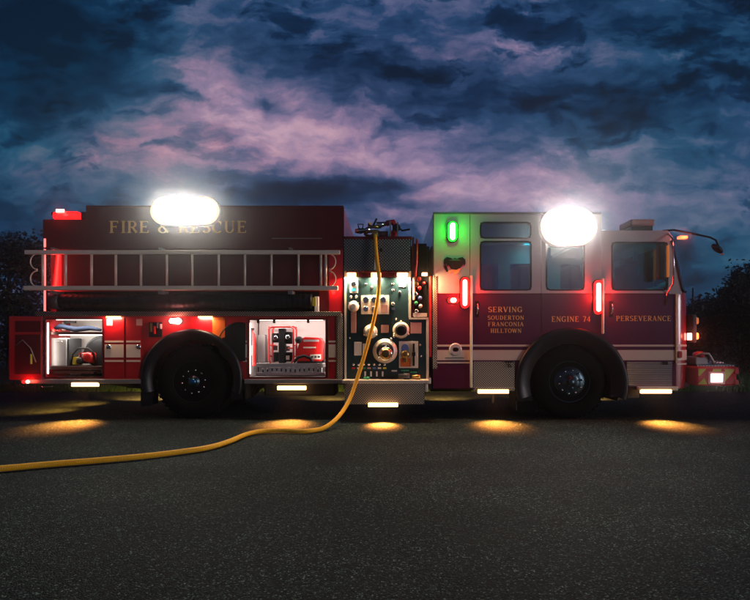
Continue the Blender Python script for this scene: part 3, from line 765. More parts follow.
b = MB(); b.box(X(492), X(494), -.01, .02, Z(403), Z(391)); b.build('step_hanger', 'chassis', eng)
b = MB(); b.box(X(628), X(640), .02, .3, Z(398), Z(388)); b.build('step_hanger', 'chassis', eng)
b = MB(); b.capsule(X(680), Z(354.5), .05, .10, -.012, .03); b.build('side_marker', 'toolred', eng)
# shell: roof, back, far side
b = MB()
b.box(X(433), X(601), .05, W-.05, zr1-.05, zr1); b.box(X(601)-.03, X(601), .05, W-.05, zr2, zr1-.051)
b.box(X(601), X(668), .05, W-.05, zr2-.045, zr2)
b.box(X(433), X(433)+.04, .05, W-.05, zw, zr1-.051)
fw = [(X(480), X(531), Z(290), Z(241)), (X(546), X(584), Z(290), Z(241)), (X(612), X(667), Z(290), Z(242))]
b.wall([X(433), X(668)], [zw, zr1], W-.05, W, fw + [(X(601), X(668), zr2, zr1)])
b.build('cab_shell', 'white', eng)
b = MB(); b.box(X(433), X(433)+.04, .05, W-.05, zc, zw-.002); b.wall([X(433), X(676)], [zc, zw-.002], W-.05, W, [(FRONT[0]-.7, FRONT[0]+.7, zc-.01, Z(345))])
b.box(X(433)+.05, X(513), .06, W-.06, zc+.02, zc+.08); b.box(X(505), X(637), .8, W-.8, zc+.1, Z(325)); b.box(X(637), X(690), .06, W-.06, zc+.02, zc+.08)
b.build('cab_lower_shell', 'cabred', eng)
for (a, c_, d_, e_) in fw:
    b = MB(); b.box(a-.003, c_+.003, W-.03, W-.022, d_-.003, e_+.003); b.build('window', 'glass', eng)
# nose, loft with rounded corners in plan
def nose(levels, name, m, full=True):
    b = MB(); rings = []
    for (py, xa, xf) in levels:
        z = Z(py); a, f = X(xa), X(xf); pts = []; n = 8; ry = .42
        for i in range(n+1):
            t_ = R(90*i/n); pts.append((a + (f-a)*math.sin(t_), ry*(1-math.cos(t_)), z))
        pts += [(f, W/2, z)]
        pts += [(x, W-y, z) for x, y, z in reversed(pts[:-1])]
        rings.append([b.bm.verts.new(p) for p in pts])
    for p, q in zip(rings, rings[1:]):
        for k in range(len(p)-1):
            f_ = b._f([p[k], p[k+1], q[k+1], q[k]])
            if f_: f_.smooth = True
    if full: b._f(rings[-1])
    return b.build(name, m, eng)
nose([(388.5, 676, 694), (384, 676, 696), (340, 676, 696.5), (300, 676, 696.5), (294.2, 676, 696), (292, 678, 694)], 'nose', 'red', False)
ws = nose([(291.6, 681, 693.2), (275, 678, 689.5), (258, 674.5, 685.5), (240, 670.7, 681)], 'windshield', 'glassdark', False)
nose([(240, 670.4, 681.5), (236, 669.6, 680), (232, 668.5, 675), (230.5, 668, 668.5)], 'header', 'white', True)
def pillar(py0, py1, xa0, xa1, xb0, xb1, y=-.003):
    b = MB(); b.prism([(X(xa0), Z(py0)), (X(xb0), Z(py0)), (X(xb1), Z(py1)), (X(xa1), Z(py1))], y, .045); return b
b = MB(); b.tube([(X(671.6), .0, Z(241)), (X(675.5), .0, Z(258)), (X(678.8), .0, Z(274)), (X(682), .0, Z(289)), (X(683.5), .0, Z(291.2)), (X(688), .06, Z(291.4)), (X(692.4), .3, Z(291)), (X(689.2), .32, Z(275)), (X(685.2), .32, Z(258)), (X(680.8), .32, Z(241)), (X(678), .10, Z(240.2)), (X(674), .01, Z(240.2)), (X(671.6), .0, Z(241))], .016, 8); b.build('windshield_gasket', 'black', eng)
for (t0, t1) in ((344.6, 346.6), (350, 360.2), (363.3, 364.8)):
    nm = nose([(t1, 677, 697), (t0, 677, 697)], 'stripe', 'stripe', False)
# cab interior
b = MB(); b.box(X(436), X(674), .08, W-.08, Z(330), Z(328)); b.build('cab_floor', 'darkgrey', eng)
for (px, y) in ((489, .45), (489, 1.5), (524, .45), (575, .5), (524, 1.6), (632, .4), (632, 1.65)):
    b = MB(); x = X(px, y); b.box(x-.10, x+.10, y, y+.45, Z(300), 1.13+.60+.55, .05); b.box(x-.10, x+.34, y, y+.45, Z(312), Z(300)+.05, .04); b.build('seat', 'seat', eng)
b = MB(); b.box(X(664), X(683), .1, W-.1, Z(300), Z(288)+.05, .03); b.build('dashboard', 'darkgrey', eng)
b = MB(); b.lathe((0, 0, 0), [(.19, -.015), (.215, 0), (.19, .015), (.17, 0), (.19, -.015)], n=30)
bmesh.ops.rotate(b.bm, verts=b.bm.verts, cent=(0, 0, 0), matrix=Matrix.Rotation(R(62), 3, 'Z')); bmesh.ops.translate(b.bm, verts=b.bm.verts, vec=(X(655, .6), .6, Z(290)))
b.build('steering_wheel', 'black', eng)
b = MB(); b.box(X(640), X(650), .9, 1.3, Z(288), Z(275)); b.build('radio_screen', 'darkgrey', eng)
for px, y, py in ((622, .9, 262), (636, 1.2, 256), (641, .8, 270), (655, 1.4, 262)):
    b = MB(); b.box(X(px, y)-.03, X(px, y)+.03, y, y+.05, Z(py, y)-.07, Z(py, y)+.07, .01); b.build('hanging_handset', 'grey', eng)
b = MB(); b.box(X(560), X(575), W-.35, W-.25, zr1-.075, zr1-.052); o = b.build('cab_fill_strip', 'e_teal', eng); lamp('cab_fill_lamp', 'AREA', (X(567), W-.3, zr1-.08), (.10, .75, .85), 5, o, (0, -.2, -1), .2, .1)  # added teal lamps that brighten the cab behind its windows
b = MB(); b.box(X(632), X(645), W-.5, W-.4, zr2-.07, zr2-.047); o = b.build('cab_fill_strip', 'e_teal', eng); lamp('cab_fill_lamp', 'AREA', (X(638), W-.45, zr2-.08), (.08, .80, .80), 6, o, (0, -.2, -1), .2, .1)
# roof beacon box
b = MB(); b.box(X(632, .3), X(653, .3), .3, .7, zr2+.001, Z(225.8, .3)-.002, .01); rb = b.build('roof_unit', 'fender', eng)
b = MB(); b.box(X(630.5, .3), X(654.5, .3), .28, .72, Z(225.8, .3), Z(219.3, .3), .02); b.build('cover', 'pinkplate', rb)
# mirrors
b = MB(); b.pbox(658.5, 667, 242.5, 279, -.22, -.12, .03); mh = b.build('door_mirror', 'black', eng)
b = MB(); b.pbox(667.6, 669.6, 245, 277, -.19, -.15, .008); b.build('mirror_lit_side', 'e_amberdim', mh)  # orange light on the mirror housing put in as weak emission
b = MB(); b.tube([(X(668), .0, Z(234)), (X(668), -.12, Z(240)), (X(668), -.16, Z(262)), (X(669), -.12, Z(284)), (X(667), .0, Z(294)), (X(666), -.02, Z(305))], .012, 8); b.build('mirror_arm', 'chrome', mh)
b = MB(); b.tube([(X(666), .1, Z(229.5)), (X(676), .06, Z(229.2)), (X(692), .0, Z(233.5)), (X(709), -.03, Z(237.8)), (X(714.5), -.03, Z(240.5)), (X(717), -.03, Z(246))], .014, 8); fm = b.build('front_mirror_arm', 'black', eng)
b = MB(); vs = bmesh.ops.create_uvsphere(b.bm, u_segments=20, v_segments=12, radius=1, matrix=Matrix.Translation((X(716), -.03, Z(249))) @ Matrix.Rotation(R(38), 4, 'Y') @ Matrix.Diagonal((.095, .05, .045, 1)))
b.build('mirror_head', 'black', fm, smooth=True)
b = MB(); b.box(X(719.5), X(721.5), -.06, -.03, Z(255.5), Z(253.8), .004); b.build('mirror_tip', 'pinkplate', fm)
# front: headlight cluster, bumper
b = MB(); b.box(X(696), X(701), .10, .38, Z(343), Z(314), .02); hl = b.build('headlight_housing', 'darkgrey', eng)
for (p0, p1, nm, m_) in ((317, 324, 'turn_lamp', 'e_amberdim'), (332.5, 339.5, 'headlight', 'e_amber')):
    b = MB(); b.box(X(698), X(704), .12, .36, Z(p1), Z(p0), .02); b.build(nm, m_, hl)
b = MB(); b.box(X(692.8), X(695.8), .10, .16, Z(340), Z(333), .006); ml = b.build('side_lamp', 'e_redhot', eng); 
lamp('side_lamp_glow', 'POINT', (X(697.5), -.02, Z(336)), (1, .12, .05), 1.5, ml, rad=.03)
b = MB(); b.box(X(697), X(738), .02, W-.02, Z(386), Z(366.5), .03); bp = b.build('bumper', 'flash_red', eng)
y_ = .02-.004
b = MB()
b.prism([(X(699), Z(369)), (X(707), Z(369)), (X(700.5), Z(376)), (X(699), Z(376))], y_, .019); b.prism([(X(699), Z(384.5)), (X(699), Z(384)), (X(705), Z(378)), (X(708), Z(384.5))], y_, .019)
b.prism([(X(714), Z(369)), (X(722), Z(369)), (X(722), Z(371.6)), (X(713), Z(371.6))], y_, .019); b.prism([(X(725.5), Z(382)), (X(725.5), Z(369)), (X(736), Z(369)), (X(730), Z(376.5))], y_, .019)
b.build('chevron', 'flash_yel', bp)
b = MB(); b.pbox(709, 725, 371.8, 384.2, .0, .019, .004); b.build('lamp_bezel', 'pinkplate', bp)
b = MB(); b.pbox(711.3, 722.8, 373.8, 382.2, -.008, .0-.0004, .003); wl = b.build('bumper_lamp', 'e_pink', bp)
lamp('bumper_lamp_glow', 'AREA', (X(717), -.03, Z(378)), (1, .55, .5), 1.2, wl, (0, -1, -.15), .15, .1)
b = MB(); b.box(X(735.5), X(738.6), -.004, .02, Z(374), Z(367.5)); b.box(X(735.8), X(738.5), -.004, .02, Z(384.5), Z(380)); b.build('corner_reflector', 'toolred', bp)
b = MB(); b.box(X(699), X(738), .06, W-.06, Z(366.4), Z(365.2)); b.build('bumper_deck', 'diamond', eng)
b = MB(); b.box(X(699.5), X(712), .10, .5, Z(365), Z(357), .01); b.tube([(X(700), .1, Z(356)), (X(704), .08, Z(353.5)), (X(712), .08, Z(354)), (X(716), .08, Z(361)), (X(717), .1, Z(365))], .018, 8); b.build('hose_tray', 'trim', eng)
b = MB(); b.lathe((X(705.5), .2, Z(355)), [(0, -.1), (.05, -.1), (.05, 0), (.03, .1)], n=16); b.build('coupling', 'toolred', eng)
for i in range(3):
    b = MB(); b.lathe((X(719.5+i*3), .12, Z(363)), [(0, -.05), (.02, -.05), (.022, .1)], n=12); b.build('air_horn', 'chrome', eng)
b = MB(); b.box(X(696.5), X(697.5), .1, .12, Z(311), Z(287)); b.build('marker_rod', 'black', eng)

# ---------------------------------------------------- lamps on the engine
def flood(px, py, wpx, hpx, power, tilt, colr=(1, .90, .74), y=-.10):
    w, h = wpx/70, hpx/70; cx, cz = X(px), Z(py)
    b = MB(); b.capsule(cx, cz, w+.125, h+.125, y, -.005); o = b.build('scene_light', 'trim', eng)
    b = MB(); b.capsule(cx, cz, w+.11, h+.11, y-.008, y-.0005); b.build('halo_outer', 'e_halo_outer', o)  # bloom built as two glowing rings around the lens
    b = MB(); b.capsule(cx, cz, w+.045, h+.045, y-.012, y-.0085); b.build('halo_inner', 'e_halo_inner', o)
    b = MB(); b.capsule(cx, cz, w, h, y-.022, y-.0125); ln_ = b.build('lens', 'e_flood', o)
    la = lamp('scene_lamp', 'AREA', (cx, y-.05, cz), colr, power, ln_, tilt, w*.9, h*.9, 170); la.data.shape = 'ELLIPSE'
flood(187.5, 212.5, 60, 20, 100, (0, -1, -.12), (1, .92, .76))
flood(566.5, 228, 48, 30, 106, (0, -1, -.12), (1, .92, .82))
# ground lights: near and far side
def ground_light(px0, px1, py, y, out, power=26):
    b = MB(); b.pbox(px0, px1, py-2, py+2, y, y+.04, .008, at=y); o = b.build('ground_light', 'e_warm', eng)
    cx = (X(px0, y)+X(px1, y))/2
    lamp('ground_lamp', 'SPOT', (cx, y-.02*(1 if out < 0 else -1), Z(py+3, y)), (1, .32, .05), power*24, o, (0, out, -1), rad=.09, angle=84, blend=1)
for (a, c_, py, y) in ((71, 98, 384.6, -.06), (277, 306, 388, -.04), (368, 398, 405, -.335), (478, 509, 391.5, -.11), (641, 672, 391.5, -.11)):
    ground_light(a, c_, py, y, -.66)
for px in (62, 100, 310, 462, 655):
    b = MB(); x = X(px); b.box(x-.2, x+.2, W-.02, W+.03, .52, .56, .01); o = b.build('ground_light', 'e_warm', eng)
    lamp('ground_lamp', 'SPOT', (x, W+.03, .50), (1, .40, .09), 230, o, (0, 1.2, -1), rad=.05, angle=130, blend=.9)
for y_ in (.85, 1.75):
    b = MB(); b.box(X(25), X(30), y_, y_+.25, .50, .535, .01); o = b.build('ground_light', 'e_warm', eng); lamp('ground_lamp', 'SPOT', (X(26), y_+.12, .48), (1, .40, .06), 120, o, (-.55, 0, -1), rad=.05, angle=110, blend=1)
# warning lamps
def beacon(px, py, w, h, m, colr, p, y=0.0, name='warning_light', bez='chrome', off=.16, core=None):
    b = MB(); b.capsule(X(px), Z(py), w/70+.03, h/70+.03, y-.02, y-.0006); o = b.build(name, bez, eng)
    b = MB(); b.capsule(X(px), Z(py), w/70, h/70, y-.05, y-.0205); l_ = b.build('lens', m, o)
    if core:
        b = MB(); b.capsule(X(px), Z(py), w/70*.55, h/70*.84, y-.058, y-.0505); b.build('bulb', core, l_)
    if p: lamp('warning_lamp', 'POINT', (X(px), y-off, Z(py)), colr, p, l_, rad=.05)
    return o
beacon(452.3, 232, 9, 20, 'e_green', (.01, 1, .03), 7, off=.11, core='e_greenhot', bez='black')
beacon(464.5, 293, 8, 31, 'e_red', (1, .015, .01), 20, off=.10, core='e_redhot', bez='black')
beacon(453, 300.5, 11, 5.5, 'e_red', (1, .02, .015), 5, core='e_redhot', bez='black')
beacon(597.3, 297.5, 8, 34, 'e_red', (1, .015, .01), 20, off=.10, core='e_redhot', bez='black')
beacon(176, 321, 11, 5, 'e_pink', (1, .25, .2), 6, off=.10)
b = MB(); b.pbox(680, 688, 235.6, 238.4, -.03, .06, .01); o = b.build('marker_light', 'e_marker', eng); lamp('marker_lamp', 'POINT', (X(684), -.08, Z(238)), (1, .12, .05), 2.0, o)
# rear beacon on the upper box
b = MB(); b.box(X(48.5), X(76), .06, .34, Z(218.6), Z(209.5), .05); o = b.build('rear_beacon', 'e_red', eng)
b = MB(); b.box(X(54), X(62), .045, .0595, Z(211.5), Z(208.5)); b.build('lens', 'e_redhot', o)
b = MB(); b.box(X(46), X(80), .10, .34, Z(219.4), Z(218.4)+.008); b.box(X(76.5), X(85.5), .1, .3, Z(218), Z(210), .02); b.box(X(46.5), X(50), .1, .2, Z(214), Z(210), .015); b.build('bracket', 'black', o)
lamp('beacon_lamp', 'POINT', (X(60), -.02, Z(212)), (1, .03, .03), 3, o)
# rear corner tail lamps and an edge lit red, put in as a glowing strip
b = MB(); b.pbox(43.6, 45.6, 238.5, 311, -.012, .0-.0006, .003); es = b.build('edge_glow', 'e_redstrip', eng)
lamp('edge_glow_lamp', 'AREA', (X(47.5), .10, Z(272)), (1, .05, .04), 5, es, (1, .15, -.1), .05, .9)
b = MB(); b.pbox(334, 336, 255, 300, .02, .05, .003); o = b.build('edge_glow', 'e_red', eng); lamp('edge_glow_lamp', 'POINT', (X(333), -.05, Z(292)), (1, .05, .03), .9, o)
for px in (26.3, 30.3):
    b = MB(); b.lathe((X(px), -.055, Z(381.4)), [(0, -.02), (.022, -.016), (.026, 0)], n=16); o = b.build('tail_lamp', 'e_redhot' if px > 28 else 'e_red', eng)
lamp('tail_lamp_glow', 'POINT', (X(33), -.12, Z(380.5)), (1, .06, .03), 1.2, eng)
b = MB(); b.tube([(X(41), -.03, Z(385)), (X(45), -.04, Z(387)), (X(55), -.04, Z(386))], .006, 6); b.build('hitch_pin', 'chrome', eng)
# red wash on the crosslay corner
# ================================================================== loose things carried by the engine
lad = empty('ladder', (X(182), -.12, Z(290)), 'silver aluminium ladder hung along the side of the red body', 'ladder')
ly = -.15
for (py0, py1) in ((250, 254.3), (285.7, 290.2)):
    b = MB(); xa, xb = (24, 340) if py0 < 260 else (23, 338)
    b.pbox(xa, xb, py0, py1, ly, ly+.05, .01); b.build('rail', 'alu', lad)
for px in (41.5, 64.5, 90.5, 114.8, 140, 166, 191.5, 218, 244.3, 270.8, 298, 320.5, 325.5):
    b = MB(); b.tube([(X(px, ly), ly+.03, Z(286, ly)), (X(px, ly), ly+.03, Z(254, ly))], .018, 10); b.build('rung', 'alu', lad)
for s_, px in ((-1, 38), (1, 327)):
    b = MB(); pts = []
    for k in range(2):
        for i in range(10):
            a = R(90-180*i/9); pts.append((X(px, ly) + s_*(.02+.10*math.cos(a)), ly+.02, Z(261.5+17*k, ly)+.11*math.sin(a)))
    b.tube(pts, .009, 8); b.build('roof_hook', 'alu', lad)
for px in (52, 160, 290):
    b = MB(); b.pbox(px-2, px+2, 290.6, 294, ly, .1); b.build('ladder_bracket', 'trim', eng)
    b = MB(); b.pbox(px-1.5, px+1.5, 247.5, 249.6, ly, 0); b.build('ladder_bracket', 'trim', eng)
# suction hose in its trough
b = MB(); pts = []; rs = []
n = 150
for i in range(n+1):
    px = 62+ (312-62)*i/n; pts.append((X(px), .00, Z(301.5))); rs.append(.105 + .005*math.sin(i*1.9))
b.tube(pts, rs, 16); sh = b.build('suction_hose', 'hosedark', None, smooth=True); tag(sh, 'thick black hard suction hose lying in the trough under the ladder', 'hose')
b = MB(); b.tube([(X(51), 0, Z(301.5)), (X(61.5), 0, Z(301.5))], .115, 18); b.build('coupling', 'darkgrey', sh)
b = MB(); b.pbox(312.2, 316, 297.5, 306, -.13, -.11, .003); b.build('yellow_tag', 'yellow', sh)
# yellow hose
def gp(px, py, z=.032):
    d = F*(H-z)/(py-PY); return Vector(((px-PX)/F*d, d-D, z))
def ap(px, py, y): return Vector((X(px, y), y, Z(py, y)))
key = [ap(371, 236.5, .9), ap(373, 235, .45), ap(374.5, 234.8, .12), ap(375.2, 237.5, -.06), ap(375.8, 248, -.09), ap(377.2, 262, -.12), ap(379, 278, -.15), ap(378, 297, -.17), ap(373.3, 322, -.2), ap(366.5, 348, -.26),
       ap(359, 373, -.34), ap(351, 396, -.46), ap(343.5, 410, -.62), ap(334, 421, -.86), gp(321, 429), gp(304, 431.2), gp(283, 430.3), gp(263, 431), gp(247, 434), gp(230, 441), gp(208, 447.5), gp(178, 452), gp(140, 456.5), gp(95, 460.5), gp(45, 464.5), gp(0, 468.5), gp(-60, 472), gp(-160, 470)]
def catmull(P, n=10):
    out = []
    for i in range(len(P)-1):
        p0, p1, p2, p3 = P[max(i-1, 0)], P[i], P[i+1], P[min(i+2, len(P)-1)]
        for k in range(n):
            t_ = k/n; out.append(.5*((2*p1) + (p2-p0)*t_ + (2*p0-5*p1+4*p2-p3)*t_*t_ + (3*p1-p0-3*p2+p3)*t_**3))
    out.append(P[-1]); return out
kp = catmull(key)
for p in kp:
    if p.y < -.75: p.z = max(p.z, .032)
b = MB(); b.tube(kp, .0265, 14); hz = b.build('fire_hose', 'hose', None); tag(hz, 'yellow orange hose draped down the pump panel and trailing left over the asphalt', 'hose')
b = MB(); b.lathe((X(374.6), .1, Z(234.8)+.03), [(.035, -.08), (.042, -.07), (.042, .07), (.035, .08)], n=18); b.build('coupling', 'brass', hz)
# left compartment contents
def thing(name, loc, label, cat, group=None): return empty(name, loc, label, cat, group)
def A(px, y): return X(px, y)
y = .14
b = MB(); b.pbox(49.5, 66.5, 338, 366, y, y+.35, .01); gc = b.build('equipment_case', 'grey', None); tag(gc, 'tall light grey metal case standing in the left open compartment', 'case')
b = MB(); b.pbox(66.8, 69.2, 338.5, 366, y+.01, y+.34, .004); b.build('case_end', 'darkgrey', gc)
b = MB(); b.pbox(55, 62, 341, 342.2, y-.012, y-.0005, .003); b.build('handle', 'grey', gc)
zt_ = Z(366.5, .06)
base = Vector((A(86, .2), .2, zt_))
pg = thing('portable_pump', base, 'small red and black engine with a yellow tank on the left compartment tray', 'portable engine')
b = MB(); b.box(base.x-.10, base.x+.13, .16, .36, zt_+.04, zt_+.20, .03); b.lathe((base.x+.05, .15, zt_+.13), [(0, -.03), (.05, -.03), (.075, -.01), (.075, .02)], n=20); b.build('engine_block', 'toolred', pg)
b = MB(); b.lathe((base.x-.06, .14, zt_+.08), [(0, -.03), (.03, -.03), (.05, 0), (.05, .03)], n=18); b.box(base.x+.0, base.x+.06, .13, .16, zt_+.04, zt_+.09, .01); b.build('muffler', 'black', pg)
b = MB(); b.box(base.x-.19, base.x-.12, .16, .3, zt_+.02, zt_+.13, .02); b.build('fuel_tank', 'yellow', pg)
b = MB(); b.tube([(base.x-.2, .17, zt_+.01), (base.x-.17, .16, zt_+.17), (base.x-.09, .16, zt_+.26), (base.x+.06, .16, zt_+.26), (base.x+.13, .17, zt_+.19), (base.x+.16, .18, zt_+.01)], .012, 8); b.tube([(base.x-.2, .36, zt_+.01), (base.x-.09, .36, zt_+.26), (base.x+.06, .36, zt_+.26), (base.x+.16, .36, zt_+.01)], .012, 8); b.build('carry_frame', 'black', pg)
b = MB(); b.box(base.x-.03, base.x+.02, .135, .155, zt_+.13, zt_+.19, .006); b.build('label', 'plate', pg)
b = MB(); hub = (A(103, .3), .3, Z(352, .3))
b.lathe(hub, [(.20, -.06), (.235, -.06), (.24, 0), (.235, .06), (.20, .06), (.2, -.06)], n=40); rl = b.build('cord_reel', 'black', None); tag(rl, 'black round cord reel at the right edge of the left compartment', 'reel')
b = MB(); b.tube([(hub[0]-.18, .28, hub[2]), (hub[0]+.18, .28, hub[2])], .012); b.tube([(hub[0], .28, hub[2]-.2), (hub[0], .28, hub[2]+.2)], .012); b.build('spokes', 'black', rl)
b = MB(); b.tube([ap(52, 330, .2), ap(60, 326, .22), ap(75, 329.5, .2), ap(90, 328, .22), ap(101, 330, .2)], [.02, .035, .04, .035, .02], 12); nz = b.build('folded_hose', 'navy', None); tag(nz, 'dark blue rolled bundle lying on the upper shelf of the left compartment', 'bundle')
b = MB(); b.tube([ap(50, 327, .14), ap(55, 331.3, .12), ap(60, 331.5, .12)], .022, 8); b.build('red_strap', 'toolred', nz)
b = MB(); b.box(A(54, .4), A(62, .4), .4, .5, Z(332, .4)+.02, Z(322, .4), .01); bx_ = b.build('small_box', 'plate', None); tag(bx_, 'small cream box at the back of the upper shelf, left compartment', 'box')
b = MB(); b.box(A(54.5, .4), A(61.5, .4), .396, .3995, Z(326, .4), Z(324, .4)); b.build('label', 'darkgrey', bx_)
# right compartment contents
zt2 = Z(363.5, .08)
gb = Vector((A(309, .18), .2, zt2)); gx0, gx1 = A(296.5, .14), A(323, .14)
gen = thing('generator', gb, 'bright red portable generator on the tray of the right compartment', 'generator')
b = MB(); b.prism([(gx0, zt2+.03), (gx1-.01, zt2+.03), (gx1, zt2+.30), (gx1-.05, zt2+.37), (gx0+.10, zt2+.385), (gx0+.04, zt2+.30), (gx0, zt2+.18)], .14, .46)
bmesh.ops.bevel(b.bm, geom=[e for e in b.bm.edges], offset=.015, segments=2, affect='EDGES'); b.build('casing', 'toolred', gen)
b = MB(); b.box(gx0+.10, gx1-.06, .132, .139, zt2+.315, zt2+.345); b.build('handle_slot', 'grey', gen)
b = MB(); b.box(gx0+.10, gx0+.28, .132, .139, zt2+.22, zt2+.24); b.build('trim_line', 'plate', gen)
b = MB(); b.box(gx0+.20, gx1-.03, .132, .139, zt2+.06, zt2+.13); b.build('control_plate', 'plate', gen)
for k in range(3):
    b = MB(); b.lathe((gx0+.23+.05*k, .131, zt2+.095), [(0, -.01), (.014, -.008), (.016, 0)], n=12); b.build('socket', 'black', gen)
b = MB(); b.lathe((gx0+.03, .15, zt2+.34), [(0, -.03), (.05, -.03), (.055, .05)], n=16); b.build('fuel_cap', 'black', gen)
b = MB(); b.box(gx0+.01, gx1-.02, .15, .45, zt2, zt2+.03); b.build('feet', 'black', gen)
b = MB(); b.tube([ap(294, 362, .1), ap(298, 357.5, .09), ap(304, 355.8, .09), ap(310, 358, .09), ap(313, 362, .1)], .022, 10); cb = b.build('power_cable', 'black', None); tag(cb, 'black looped cable lying in front of the red generator', 'cable')
# rescue tool rack
rx0, rx1 = A(269.5, .2), A(294, .2)
rk = thing('rescue_tool', ((rx0+rx1)/2, .25, zt2), 'black rescue tool standing in its red tube frame in the right compartment', 'rescue tool')
zt3 = Z(326.5, .2)
b = MB()
for yy in (.16, .42):
    b.tube([(rx0+.03, yy, zt2), (rx0, yy, zt2+.05), (rx0, yy, zt3-.04), (rx0+.04, yy, zt3), (rx1-.04, yy, zt3), (rx1, yy, zt3-.04), (rx1, yy, zt2+.05), (rx1-.03, yy, zt2)], .014, 8)
for zz in (zt2+.26, zt2+.1, zt3-.01):
    b.tube([(rx0, .16, zz), (rx0, .42, zz)], .011, 8); b.tube([(rx1, .16, zz), (rx1, .42, zz)], .011, 8)
b.tube([(rx0, .16, zt2+.26), (rx0+.1, .16, zt2+.26)], .011, 8); b.tube([(rx1-.08, .16, zt2+.22), (rx1, .16, zt2+.22)], .011, 8)
b.build('carry_frame', 'toolred', rk)
mx_ = (rx0+rx1)/2
b = MB(); b.box(mx_-.045, mx_+.045, .18, .34, zt2+.0, zt3-.03, .012); b.box(rx0+.03, mx_-.05, .2, .34, zt2+.30, zt2+.44, .02); b.box(mx_+.05, rx1-.03, .2, .34, zt2+.28, zt2+.46, .02); b.box(rx0+.04, rx1-.04, .22, .36, zt2+.02, zt2+.16, .02); b.build('pump_unit', 'black', rk)
b = MB(); b.lathe((mx_-.09, .19, zt2+.37), [(0, -.01), (.03, -.008), (.04, .01)], n=16); b.lathe((mx_+.09, .19, zt2+.38), [(0, -.01), (.03, -.008), (.04, .01)], n=16); b.box(mx_-.12, mx_-.06, .19, .2-.001, zt2+.19, zt2+.26); b.box(mx_+.06, mx_+.12, .19, .199, zt2+.18, zt2+.25); b.build('fittings', 'chrome', rk)
b = MB(); b.box(mx_+.06, mx_+.11, .205, .219, zt2+.05, zt2+.11); b.build('label', 'plate', rk)
b = MB(); b.lathe((A(252, .16), .16, Z(366, .1)), [(0, 0), (.05, 0), (.055, .02), (.055, .40), (.045, .46), (.02, .49), (.02, .52), (0, .52)], axis='Z', n=20); fe = b.build('fire_extinguisher', 'toolred', None, smooth=True); tag(fe, 'slim red extinguisher cylinder at the left end of the right compartment', 'extinguisher')
b = MB(); b.box(A(252, .16)-.03, A(252, .16)+.03, .14, .18, Z(366, .1)+.52, Z(366, .1)+.55, .006); b.build('valve_head', 'black', fe)
b = MB(); b.box(A(252, .16)-.02, A(252, .16)+.02, .1, .1045, Z(366, .1)+.15, Z(366, .1)+.30); b.build('label', 'plate', fe)
b = MB(); b.box(A(258, .4), A(265.5, .4), .38, .5, zt2, zt2+.42, .01); pb = b.build('backboard', 'grey', None); tag(pb, 'pale upright board leaning between the extinguisher and the tool frame', 'board')
b = MB(); b.tube([ap(262, 371, .1), ap(275, 369.5, .12), ap(292, 371, .1), ap(310, 369.5, .12), ap(322, 371, .1)], .02, 8); pr = b.build('pry_bar', 'darkgrey', None); tag(pr, 'long dark pry bar lying behind the slats below the generator', 'pry bar')
# on the deck: nozzle bundle, items on pump step
b = MB(); q = ap(360.5, 231, .3); b.tube([q+Vector((-.08, 0, 0)), q, q+Vector((.07, 0, .01)), q+Vector((.14, 0, .03))], [.03, .045, .03, .05], 12); n1 = b.build('hose_nozzle', 'chrome', None); tag(n1, 'chrome nozzle lying on the deck left of the yellow hose', 'nozzle')
b = MB(); b.tube([q+Vector((-.02, 0, .03)), q+Vector((-.04, 0, .10)), q+Vector((.04, 0, .10)), q+Vector((.03, 0, .03))], .01, 8); b.build('bail', 'black', n1)
b = MB(); q = ap(370, 232, .35)
pts = []
for i in range(40):
    a = i*.42; pts.append(q+Vector((.09*math.cos(a)+.002*i, .10*math.sin(a), -.06+.0045*i)))
b.tube(pts, .022, 8); n2 = b.build('coiled_hose', 'brass', None); tag(n2, 'coil of small brown hose heaped on the deck above the panel', 'hose coil')
b = MB(); b.tube([q+Vector((.04, 0, .08)), q+Vector((.10, 0, .2))], .014, 8); b.build('wand', 'black', n2)
b = MB(); b.box(X(378, .3), X(388, .3), .3, .6, Z(236.5, .3)+.01, Z(231, .3), .01); n3 = b.build('tool_box', 'shelf', None); tag(n3, 'low brown box on the deck beside the deck gun', 'box')
zs = Z(383.5, -.3)+.045
for (px, r, l_, m_, lb, yy) in ((366.5, .02, .08, 'green', 'small dark green adapter lying on the pump step by the hose', -.15), (404, .045, .16, 'darkgrey', 'dark hose adapter lying in the middle of the pump step', -.15), (416, .035, .12, 'brass', 'brass hose adapter at the right end of the pump step', -.15)):
    b = MB(); x = X(px, yy); b.lathe((x, yy, zs+r), [(0, -l_/2), (r*.8, -l_/2), (r*.8, -.01), (r, 0), (r, l_/2), (0, l_/2)], axis='X', n=18); o = b.build('hose_adapter', m_, None); tag(o, lb, 'hose adapter', 'adapters on the pump step')
    b = MB(); b.box(x-.01, x+.01, yy-.012, yy+.012, zs+2*r, zs+2*r+.02); b.build('lug', 'chrome', o)

